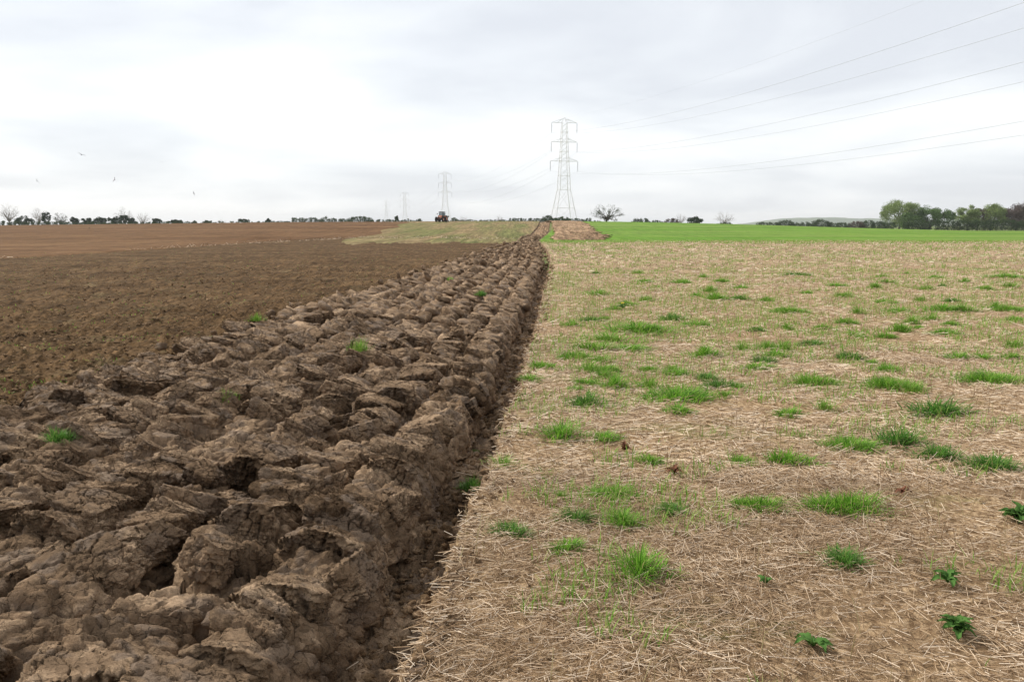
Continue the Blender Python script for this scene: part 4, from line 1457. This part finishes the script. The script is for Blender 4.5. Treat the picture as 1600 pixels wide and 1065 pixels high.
def tree(px, top, wpx, kind, label, group, Y=FAR, seed=0, leaf=None, dens=1.0):
    X, Y, z0 = place(px, Y)
    H = max(1.2, top_h(px, top, Y, z0)); Wd = wpx * Y / FPX
    gen = np.random.default_rng(seed + 900)
    e = link('bare_tree' if kind == 'bare' else 'tree', None, None, None, (X, Y, z0))
    tag(e, label, 'tree', group)
    if kind == 'bare':
        mb, tw, tips = dome_tree(H, Wd, seed, 24, 0.28, H * 0.026, 0.44)
        mb.build('trunk', M['twig'], e)
        tw.build('crown', M['twig'], e)
        return e
    if kind == 'oak':
        mb, tw, tips = dome_tree(H, Wd, seed, 22, 0.20, H * 0.045, 0.50, 0.07)
        mb.build('trunk', M['bark'], e)
        tw.build('twigs', M['bark'], e)
        k = tips[gen.random(len(tips)) < 0.55 * dens]
        n = int(90 * dens) + 10
        d = gen.normal(size=(n, 3)); d /= np.linalg.norm(d, axis=1)[:, None]
        d = d[d[:, 2] > -0.15]
        shell = d * gen.uniform(0.80, 1.0, len(d))[:, None] * np.array([Wd / 2, Wd / 2, H * 0.5]) + np.array([0, 0, H * 0.5])
        k = np.concatenate([shell, k[:len(k) // 3]])
        V, Q = leaf_cloud(k, np.full(len(k), 0.09 * H), int(2400 * dens) + 300, 0.10, gen)
    else:
        mb, tips = branch_tree(H * 0.9, Wd * 0.8, seed, 4, 0.28, H * 0.035, 0.7, 0.0, (2, 3))
        mb.build('trunk', M['bark'], e)
        n = max(8, int(26 * dens))
        d = gen.normal(size=(n, 3)); d /= np.linalg.norm(d, axis=1)[:, None]
        rr = gen.uniform(0.45, 0.86, n)[:, None]
        low = 0.06 if kind == 'full' else 0.36
        C = d * rr * np.array([Wd / 2, Wd / 2, H * (1 - low) / 2]) + np.array([0, 0, H * (low + (1 - low) / 2)])
        Rr = gen.uniform(0.12, 0.22, n) * min(Wd, H * 1.1)
        k = np.argsort(gen.random(len(tips)))[:n // 2]
        C = np.concatenate([C, tips[k]]); Rr = np.concatenate([Rr, np.full(len(k), 0.10 * Wd)])
        V, Q = leaf_cloud(C, Rr, int(4400 * dens * min(2.2, max(0.5, Wd * H / 60))), 0.21, gen)
        V[:, 2] = np.clip(V[:, 2], 0.1, H * 1.03)
    link('crown', mesh_np('crown', V, Q), M[leaf or 'mid'], e)
    return e


def hedge(px0, px1, top, label, Y=FAR, seed=0, leaf='hedge', depth=2.5, cat='hedge', group='hedges along the far field edge', ragged=0.35):
    X0, X1 = (px0 - 800) / FPX * Y * 0.99, (px1 - 800) / FPX * Y * 0.99
    Xm = (X0 + X1) / 2
    z0 = float(terr(Xm, Y))
    H = max(0.7, top_h((px0 + px1) / 2, top, Y, z0)); Ln = X1 - X0
    gen = np.random.default_rng(seed + 500)
    e = link('hedge' if cat == 'hedge' else 'bush', None, None, None, (Xm, Y, z0))
    tag(e, label, cat, group)
    n = max(6, int(Ln / 0.55))
    cx = np.linspace(-Ln / 2 + 0.3, Ln / 2 - 0.3, n) + gen.normal(0, 0.25, n)
    prof = 1 + ragged * pn(cx * 0.35 + seed, cx * 0, seed) * 1.5 if cat == 'hedge' else np.sqrt(np.clip(1 - (cx / (Ln / 2)) ** 2 * 0.85, 0.1, 1))
    gz = terr(Xm + cx, np.full(n, Y)) - z0
    C, Rr = [], []
    for lv in (0.22, 0.5, 0.78):
        C.append(np.stack([cx + gen.normal(0, 0.3, n), gen.normal(0, depth * 0.22, n), gz + H * lv * prof], 1))
        Rr.append(np.full(n, 1) * np.clip(H * 0.26, 0.35, 1.3) * gen.uniform(0.8, 1.25, n) * (1.0 if lv < 0.7 else 0.85))
    C = np.concatenate(C); Rr = np.concatenate(Rr)
    V, Q = leaf_cloud(C, Rr, int(np.clip(Ln * H * 90, 500, 12000)), 0.17, gen)
    link('foliage', mesh_np('foliage', V, Q), M[leaf], e)
    mb = MB()
    for k in range(0, n, 2):
        mb.tube([(cx[k], 0, gz[k] - 0.3), (cx[k] + gen.normal(0, 0.2), gen.normal(0, 0.2), gz[k] + H * 0.7 * (prof[k] if cat == 'hedge' else prof[k]))], [0.09, 0.03], 4)
    mb.build('stem', M['bark'], e)
    return e


LT, RT = 'trees along the left horizon', 'trees of the wood on the right'
tree(15, 318, 30, 'bare', 'bare pale tree at the far left edge of the horizon', LT, 400, 1)
tree(61, 324, 22, 'bare', 'slim bare tree just left of the dark upright evergreen', LT, 400, 2)
tree(95, 331, 20, 'oak', 'small crooked tree with a flat open crown, right of the dark upright evergreen', LT, 356, 3, 'oakleaf', 0.25)
tree(196, 324, 28, 'bare', 'rounded bare tree rising behind the dark row of evergreens', LT, 400, 4)
tree(223, 331, 24, 'bare', 'rounded bare tree at the right end of the dark evergreen row', LT, 400, 5)
tree(37, 337, 30, 'full', 'low dark spreading evergreen near the left edge', LT, 362, 6, 'ever', 0.8)
tree(73, 330, 15, 'full', 'dark upright evergreen, tallest on the left', LT, 362, 7, 'ever')
tree(117, 337, 14, 'full', 'small round dark tree standing alone between gaps on the left', LT, 362, 8, 'ever')
tree(139, 340, 20, 'full', 'first dark tree of the evergreen row from the left', LT, 362, 9, 'ever')
tree(158, 338, 20, 'full', 'second dark tree of the evergreen row from the left', LT, 364, 10, 'ever')
tree(176, 339, 20, 'full', 'third dark tree of the evergreen row from the left', LT, 362, 11, 'ever')
tree(193, 336, 24, 'full', 'highest dark tree of the evergreen row, under the bare crown', LT, 360, 12, 'ever')
tree(207, 340, 14, 'full', 'rightmost dark tree of the evergreen row', LT, 364, 13, 'ever')
tree(244, 341, 24, 'full', 'dark pyramid-shaped tree right of the evergreen row', LT, 362, 14, 'ever', 0.8)
tree(275, 343, 28, 'open', 'flat-topped dark tree with gaps under its crown', LT, 362, 15, 'ever', 0.7)
tree(305, 344.5, 6, 'open', 'tiny dark tree, one of two small ones left of centre', LT, 362, 16, 'ever', 0.5)
tree(325, 344, 14, 'open', 'low flat tree beside a tiny dark tree on the horizon', LT, 362, 17, 'ever', 0.5)
tree(381, 341.5, 18, 'open', 'small dark flat tree standing alone on the left horizon', LT, 362, 18, 'ever', 0.6)
tree(419, 341, 9, 'open', 'tiny lone tree left of the clipped hedge block', LT, 362, 19, 'ever', 0.5)
tree(346, 342.5, 18, 'bare', 'faint bare scrub tree between the small flat trees', LT, 400, 20)
hedge(-30, 46, 345.8, 'dark low hedge running out at the left edge', 350, 31)
hedge(44, 82, 346.2, 'low dark hedge under the dark upright evergreen', 350, 32)
hedge(83, 112, 345.8, 'short low hedge under the crooked flat-crowned tree', 350, 33)
hedge(112, 330, 346.6, 'thin scrubby hedge line below the evergreen row', 348, 34, 'hedge', 2, 'hedge', ragged=0.6)
hedge(330, 456, 345.6, 'barely visible low hedge right of the small flat trees', 345, 35, 'hedge', 2, 'hedge', ragged=0.6)
hedge(456, 511, 339.5, 'square dark clipped hedge block left of centre', 350, 36)
hedge(511, 540, 341, 'thin hedge between the clipped block and the domed thicket', 352, 37)
hedge(540, 584, 336.5, 'domed dark thicket left of the tractor', 350, 38, cat='bush')
hedge(580, 662, 342.5, 'low ragged hedge just left of the tractor', 352, 39)
tree(620, 336, 7, 'open', 'tiny tree poking above the hedge left of the tractor', LT, 356, 21, 'hedge', 0.5)
hedge(704, 800, 343, 'low scrub hedge just right of the tractor', 345, 40, ragged=0.6)
hedge(704, 716, 338.5, 'little upright bush right behind the tractor', 344, 41, cat='bush', group='bushes along the far field edge')
tree(724, 337, 13, 'bare', 'small bare bush right of the tractor', LT, 350, 22)
tree(780, 336, 13, 'bare', 'small bare bush midway between tractor and pylon', LT, 360, 23)
hedge(798, 924, 340.5, 'long dark hedge under the big pylon', 330, 42, ragged=0.25)
hedge(846, 868, 335.5, 'rounded bush left of the big pylon foot', 332, 43, cat='bush', group='bushes along the far field edge')
hedge(869, 890, 337.5, 'bush between the legs of the big pylon', 328, 44, cat='bush', group='bushes along the far field edge')
tree(947, 318.0, 50, 'oak', 'lone spreading dark-limbed tree with an open crown on the green field', None, 292, 46, 'oakleaf', 0.9)
hedge(922, 942, 344, 'low dark bush left of the lone spreading tree', 320, 45, cat='bush', group='bushes along the far field edge')
BG = 'bushes along the far field edge'
hedge(989, 1000, 340, 'small round bush, first right of the lone spreading tree', 330, 46, cat='bush', group=BG)
hedge(1000, 1016, 339.5, 'second small bush right of the lone spreading tree', 330, 47, cat='bush', group=BG)
hedge(1014, 1036, 343, 'low flat bush before the purple-brown bush', 330, 48, cat='bush', group=BG)
hedge(1038, 1062, 340, 'purple-brown leafless bush left of the pointed evergreen', 330, 49, 'plum', cat='bush', group=BG)
tree(1063, 333, 20, 'bare', 'thin bare tree behind the purple-brown bush', 'bare trees right of centre', 360, 24)
tree(1085, 336.5, 28, 'full', 'pointed dark evergreen bush between two bare trees', None, 330, 25, 'ever', 0.9)
tree(1132, 329.5, 36, 'bare', 'wide bare tree with dark shrubs at its foot', 'bare trees right of centre', 345, 26)
hedge(1120, 1146, 346.5, 'dark shrubs at the foot of the wide bare tree', 338, 50, cat='bush', group=BG)
hedge(1183, 1216, 346.5, 'low start of the right hand hedge', 350, 51)
hedge(1214, 1242, 342.5, 'first rounded bush in the right hand hedge', 350, 52, cat='bush', group=BG)
hedge(1240, 1268, 347, 'low link of hedge between two rounded bushes', 350, 53)
hedge(1266, 1298, 341, 'second, darker rounded bush in the right hand hedge', 350, 54, cat='bush', group=BG)
hedge(1294, 1328, 346.5, 'low hedge right of the second rounded bush', 350, 55)
hedge(1326, 1352, 344, 'brownish half-leafed bush in the right hand hedge', 350, 56, 'plum', cat='bush', group=BG)
hedge(1344, 1382, 344, 'tall green hedge left of the big spring tree', 350, 57)
hedge(1378, 1398, 347, 'dark hedge at the foot of the big spring tree', 351, 58)
hedge(1412, 1456, 345, 'dense dark hedge block between two gaps', 349, 59)
hedge(1462, 1532, 343.5, 'tall dark hedge right of the second gap', 349, 60)
hedge(1530, 1640, 343, 'tall dark hedge running out at the right edge', 350, 61)
tree(1404, 310, 60, 'full', 'big pale green spring tree, tallest of the right wood', RT, 372, 27, 'spring', 1.7)
tree(1418, 331, 34, 'full', 'low round green tree in front of the big spring tree', RT, 362, 28, 'mid', 1.0)
tree(1452, 320, 62, 'full', 'broad mid green tree right of the big spring tree', RT, 368, 29, 'mid', 1.7)
tree(1482, 326, 20, 'open', 'sparse small tree in the dip of the wood', RT, 368, 30, 'mid', 0.6)
tree(1512, 319, 44, 'full', 'pale olive tree right of the dip in the wood', RT, 370, 31, 'spring', 1.0)
tree(1528, 325, 36, 'full', 'purple-brown half-leafed tree between two pale trees', RT, 372, 32, 'plum', 1.0)
tree(1548, 317, 42, 'full', 'pale green tree with a high thin top at right', RT, 370, 33, 'spring', 1.2)
tree(1588, 318, 60, 'full', 'wide purple-brown tree at the right edge', RT, 372, 34, 'plum', 1.6)
tree(1598, 312, 30, 'bare', 'tall bare tree behind the wide purple-brown tree', RT, 400, 35)

# ------------------------------------------------------------------ pylons and cables
PYL_H = 44.0
ARMS = [(42.0, 5.3, 1.05), (34.4, 5.45, 1.25), (26.8, 5.8, 1.6)]            # height, reach, half body width
SECT = [(0.0, 4.9), (8.0, 3.55), (15.4, 2.2), (21.0, 1.95), (26.8, 1.6), (30.6, 1.42), (34.4, 1.25), (38.2, 1.15), (42.0, 1.05)]
LINE_DIR = Vector((-79, 360, 0)).normalized()
INS = 4.0


def pylon_meshes():
    out = []
    for sx, sy in ((-1, -1), (1, -1), (1, 1), (-1, 1)):
        out.append(('leg', MB().tube([(sx * w, sy * w, z) for z, w in SECT] + [(sx * 0.15, sy * 0.15, PYL_H)],
                                     [0.13, 0.13, 0.12, 0.11, 0.10, 0.10, 0.09, 0.09, 0.08, 0.07], 4).mesh('leg'), 'steel'))
    br = MB()
    for i in range(len(SECT) - 1):
        (z0, w0), (z1, w1) = SECT[i], SECT[i + 1]
        nsub = 1 if i < 2 else 2
        for k in range(nsub):
            za, zb = z0 + (z1 - z0) * k / nsub, z0 + (z1 - z0) * (k + 1) / nsub
            wa, wb = w0 + (w1 - w0) * k / nsub, w0 + (w1 - w0) * (k + 1) / nsub
            c = [((-1, -1), (1, -1)), ((1, -1), (1, 1)), ((1, 1), (-1, 1)), ((-1, 1), (-1, -1))]
            for (ax, ay), (bx_, by_) in c:
                br.tube([(ax * wa, ay * wa, za), (bx_ * wb, by_ * wb, zb)], 0.04, 3, False)
                br.tube([(bx_ * wa, by_ * wa, za), (ax * wb, ay * wb, zb)], 0.04, 3, False)
                if k == 0 and i > 0:
                    br.tube([(ax * wa, ay * wa, za), (bx_ * wa, by_ * wa, za)], 0.055, 3, False)
    out.append(('lattice_bracing', br.mesh('lattice_bracing'), 'steel'))
    for z, reach, w in ARMS:
        for s in (-1, 1):
            m = MB()
            tip = (s * reach, 0, z)
            for sy in (-1, 1):
                m.tube([(s * w, sy * w, z), tip], 0.065, 4)
                m.tube([(s * w * 0.9, sy * w * 0.9, z + 1.5), tip], 0.055, 4)
                m.tube([(s * (w + (reach - w) * 0.45), sy * w * 0.55, z), (s * w * 0.9, sy * w * 0.9, z + 1.5)], 0.04, 3)
            out.append(('crossarm', m.mesh('crossarm'), 'steel'))
            ins = MB().tube([(s * reach, 0, z), (s * reach, 0, z - INS)], 0.06, 5)
            for k in range(14):
                ins.disc((s * reach, 0, z - 0.45 - k * 0.24), (0, 0, 1), 0.15, 0.09, 8)
            out.append(('insulator', ins.mesh('insulator'), 'glassy'))
    return out


PM = pylon_meshes()
PYL = []
for (px, ptop, Y), lab in zip([(882, 184, 340.0), (695, 268, 700.0), (632, 300, 1060.0), (603, 312, 1420.0)],
                              ['tallest and nearest steel lattice pylon behind the hedge', 'second nearest steel pylon, right behind the tractor',
                               'third steel pylon of the line, faint and small', 'farthest and faintest steel pylon of the line']):
    X, _, ztop = at_depth(px, ptop, Y)
    e = link('steel_pylon', None, None, None, (X, Y, ztop - PYL_H), (0, 0, math.atan2(LINE_DIR.y, LINE_DIR.x) - math.pi / 2))
    tag(e, lab, 'pylon', 'pylons of the power line')
    for nm, me, mat in PM:
        link(nm, me, M[mat], e)
    PYL.append(Vector((X, Y, ztop - PYL_H)))
side = Vector((LINE_DIR.y, -LINE_DIR.x, 0))
P0 = PYL[0] - Vector((-79, 360, 0)) + Vector((0, 0, -1.0))


def cable(offx, z, label, sag, r=0.023):
    mb = MB()
    pts = []
    line = [P0] + PYL
    for a, b in zip(line[:-1], line[1:]):
        A = a + side * offx + Vector((0, 0, z)); B = b + side * offx + Vector((0, 0, z))
        for i in range(40):
            t = i / 40
            p = A.lerp(B, t); p.z -= 4 * sag * t * (1 - t)
            pts.append(p)
    pts.append(PYL[-1] + side * offx + Vector((0, 0, z)))
    mb.tube(pts, r, 4)
    o = mb.build('overhead_cable', M['cable'], None, True)
    tag(o, label, 'cable', 'cables of the power line')


cable(0, PYL_H, 'thin earth wire along the very tops of the pylons', 7.0, 0.012)
for (z, reach, w), nm in zip(ARMS, ('top', 'middle', 'bottom')):
    for s, sd in ((-1, 'left'), (1, 'right')):
        cable(s * reach, z - INS, 'power cable hung from the %s crossarms on their %s side' % (nm, sd), 8.5)

# ------------------------------------------------------------------ tractor


def tractor(px, Y, yaw):
    X, _, z = place(px, Y)
    z += 0.10
    e = link('tractor', None, None, None, (X, Y, z), (0, 0, yaw), (0.88,) * 3)
    tag(e, 'orange tractor with dark cab roof and mounted plough on the field crest', 'tractor')

    def part(n, mb, mat, parent=e, smooth=False):
        return mb.build(n, M[mat], parent, smooth)
    # tractor points along -Y of its own frame
    part('chassis', MB().box((0, -0.4, 0.85), (0.55, 3.6, 0.5)).tube([(-0.95, 1.0, 0.92), (0.95, 1.0, 0.92)], 0.16, 8).tube([(-0.9, -1.75, 0.7), (0.9, -1.75, 0.7)], 0.13, 8), 'black')
    hb = MB()
    hb.v += [(-0.42, -2.35, 0.95), (0.42, -2.35, 0.95), (0.46, -0.3, 0.95), (-0.46, -0.3, 0.95), (-0.34, -2.25, 1.50), (0.34, -2.25, 1.50), (0.42, -0.3, 1.85), (-0.42, -0.3, 1.85)]
    hb.f += [(0, 3, 2, 1), (4, 5, 6, 7), (0, 1, 5, 4), (1, 2, 6, 5), (2, 3, 7, 6), (3, 0, 4, 7)]
    hood = part('hood', hb, 'orange')
    part('grille', MB().box((0, -2.36, 1.22), (0.55, 0.05, 0.42)), 'black', hood)
    for s in (-1, 1):
        part('headlight', MB().box((s * 0.27, -2.375, 1.36), (0.18, 0.05, 0.12)), 'lamp', hood)
        part('mudguard', MB().box((s * 0.92, 1.0, 1.72), (0.62, 1.5, 0.09)).box((s * 0.92, 0.28, 1.5), (0.62, 0.09, 0.42)), 'orange')
    cab = MB().box((0, 0.55, 1.25), (1.3, 1.5, 0.55))
    for sx in (-1, 1):
        for yy, yt in ((-0.22, -0.05), (1.28, 1.2)):
            cab.tube([(sx * 0.68, yy, 1.5), (sx * 0.66, yt, 2.72)], 0.06, 4)
    cabo = part('cab', cab, 'black')
    for c, s in (((0, -0.15, 2.1), (1.22, 0.03, 1.1)), ((0, 1.25, 2.1), (1.22, 0.03, 1.1)), ((-0.66, 0.55, 2.1), (0.03, 1.25, 1.1)), ((0.66, 0.55, 2.1), (0.03, 1.25, 1.1))):
        part('window', MB().box(c, s), 'glass', cabo)
    part('cab_roof', MB().box((0, 0.55, 2.80), (1.55, 1.75, 0.16)).box((0, 0.55, 2.90), (1.25, 1.45, 0.10)), 'black', cabo)
    part('exhaust', MB().tube([(0.5, -0.45, 1.2), (0.5, -0.45, 2.75)], 0.06, 8), 'black')
    for s in (-1, 1):
        part('mirror', MB().tube([(s * 0.68, -0.2, 2.3), (s * 1.15, -0.3, 2.35)], 0.025, 4).box((s * 1.2, -0.3, 2.3), (0.2, 0.05, 0.35)), 'black', cabo)
        for yy, r, w in ((1.0, 0.92, 0.60), (-1.75, 0.70, 0.48)):
            t = MB().disc((s * 1.0, yy, r), (1, 0, 0), r, w, 28)
            for k in range(22):
                a = k * 6.283 / 22
                t.box((s * 1.0 + 0.12 * (1 if k % 2 else -1), yy + math.cos(a) * r, r + math.sin(a) * r), (w * 0.45, 0.09, 0.09))
            wh = link('wheel', None, None, e)
            part('tyre', t, 'rubber', wh)
            part('rim', MB().disc((s * 1.02, yy, r), (1, 0, 0), r * 0.55, w * 1.02, 20), 'orange', wh)
    pl = MB().tube([(-0.4, 2.0, 0.8), (0.6, 4.4, 0.95)], 0.10, 6).box((0, 1.95, 0.9), (0.9, 0.15, 0.8))
    plo = part('plough', pl, 'iron')
    for k in range(5):
        t = 0.12 + k * 0.2
        cx, cy = -0.4 + 1.0 * t, 2.0 + 2.4 * t
        part('share', MB().tube([(cx, cy, 0.85), (cx, cy + 0.1, 0.15)], 0.06, 5).box((cx + 0.15, cy, 0.25), (0.5, 0.06, 0.45), 0.6)
             .tube([(cx, cy, 0.95), (cx, cy + 0.1, 1.65)], 0.06, 5).box((cx + 0.15, cy, 1.55), (0.5, 0.06, 0.45), 0.6), 'iron', plo)
    return e


tractor(690, 214.0, math.radians(-14))

# ------------------------------------------------------------------ birds


def bird(px, py, Y, span, heading, bank, up, label, mat='feather', ground=False, cat='gull'):
    X, _, Z = at_depth(px, py, Y)
    if ground:
        Z = float(terr(X, Y)) + 0.20
    m = MB()
    s = span
    prof = [(-0.20, 0.012, 0), (-0.15, 0.02, 0), (-0.08, 0.048, 0), (0.0, 0.062, 0), (0.08, 0.052, 0.005), (0.12, 0.034, 0.018), (0.155, 0.034, 0.024), (0.18, 0.016, 0.02), (0.205, 0.004, 0.015)]
    m.tube([(0, y * s, z * s) for y, r, z in prof], [r * s for y, r, z in prof], 8)
    for sd in (-1, 1):                                   # wings: shoulder, wrist, tip, with thickness
        if ground:
            st = [(0.05, 0.05, 0.02, 0.10, 0.0), (0.065, 0.0, 0.02, 0.12, 0.0), (0.05, -0.12, 0.02, 0.07, 0.0), (0.03, -0.24, 0.01, 0.02, 0.0)]
        else:
            st = [(0.03, 0.03, 0.02, 0.13, 0), (0.22, 0.07, 0.02 + up, 0.12, 0), (0.36, 0.01, 0.02 + up * 0.9, 0.075, 0), (0.50, -0.09, up * 0.45, 0.012, 0)]
        n0 = len(m.v)
        for (x, y, z, ch, _) in st:
            for dy, dz in ((0.5, 0), (0, 0.008), (-0.5, 0), (0, -0.006)):
                m.v.append((sd * x * s, (y + dy * ch) * s, (z + dz) * s))
        for i in range(3):
            for k in range(4):
                k2 = (k + 1) % 4
                m.f.append((n0 + i * 4 + k, n0 + i * 4 + k2, n0 + i * 4 + 4 + k2, n0 + i * 4 + 4 + k))
        m.f += [(n0, n0 + 1, n0 + 2, n0 + 3), (n0 + 12, n0 + 13, n0 + 14, n0 + 15)]
    if ground:
        m.tube([(0.02 * s, 0, -0.02), (0.02 * s, 0.0, -0.24)], 0.008, 4).tube([(-0.02 * s, 0, -0.02), (-0.02 * s, 0.0, -0.24)], 0.008, 4)
    o = m.build('bird', M[mat], None, True)
    o.location = (X, Y, Z); o.rotation_euler = (bank[0], bank[1], heading)
    tag(o, label, cat, 'gulls over the ploughing' if cat == 'gull' else None)


bird(127, 242, 120, 1.15, 0.4, (0.5, 0.35), 0.10, 'largest and highest gull in the left sky, wings bowed', 'grey_feather')
bird(58, 283, 130, 1.1, 1.2, (0.3, 0.9), 0.10, 'banking gull nearest the left edge of the sky', 'grey_feather')
bird(179, 281, 140, 1.1, -0.6, (0.2, -0.9), 0.14, 'gull with a steeply raised wing in the left sky', 'feather')
bird(253, 253, 150, 1.1, 0.1, (0.05, -0.15), 0.02, 'gull gliding edge-on, faint thin line in the sky', 'grey_feather')
bird(303, 302, 160, 1.0, 1.4, (0.1, 1.2), 0.05, 'rightmost gull, tiny and turned on its side', 'grey_feather')
bird(149, 330, 170, 1.0, 0.3, (0.1, -0.4), 0.10, 'lowest gull, a faint speck just above the trees', 'feather')
bird(140, 360, 150, 0.9, 1.2, (0, 0), 0.0, 'black crow standing on the reddish tilled soil', 'crow', True, 'crow')

# ------------------------------------------------------------------ haze
hz = MB().box((0, 3300, 40), (11600, 7400, 88))
haze = link('haze', hz.mesh('haze'))
haze['kind'] = 'stuff'
hm = bpy.data.materials.new('haze_air'); hm.use_nodes = True
hm.node_tree.nodes.clear()
ho = hm.node_tree.nodes.new('ShaderNodeOutputMaterial')
hv = hm.node_tree.nodes.new('ShaderNodeVolumePrincipled')
hv.inputs['Color'].default_value = (0.93, 0.95, 0.97, 1)
hv.inputs['Density'].default_value = 0.00012
hv.inputs['Anisotropy'].default_value = 0.2
hm.node_tree.links.new(hv.outputs[0], ho.inputs['Volume'])
haze.data.materials.append(hm)
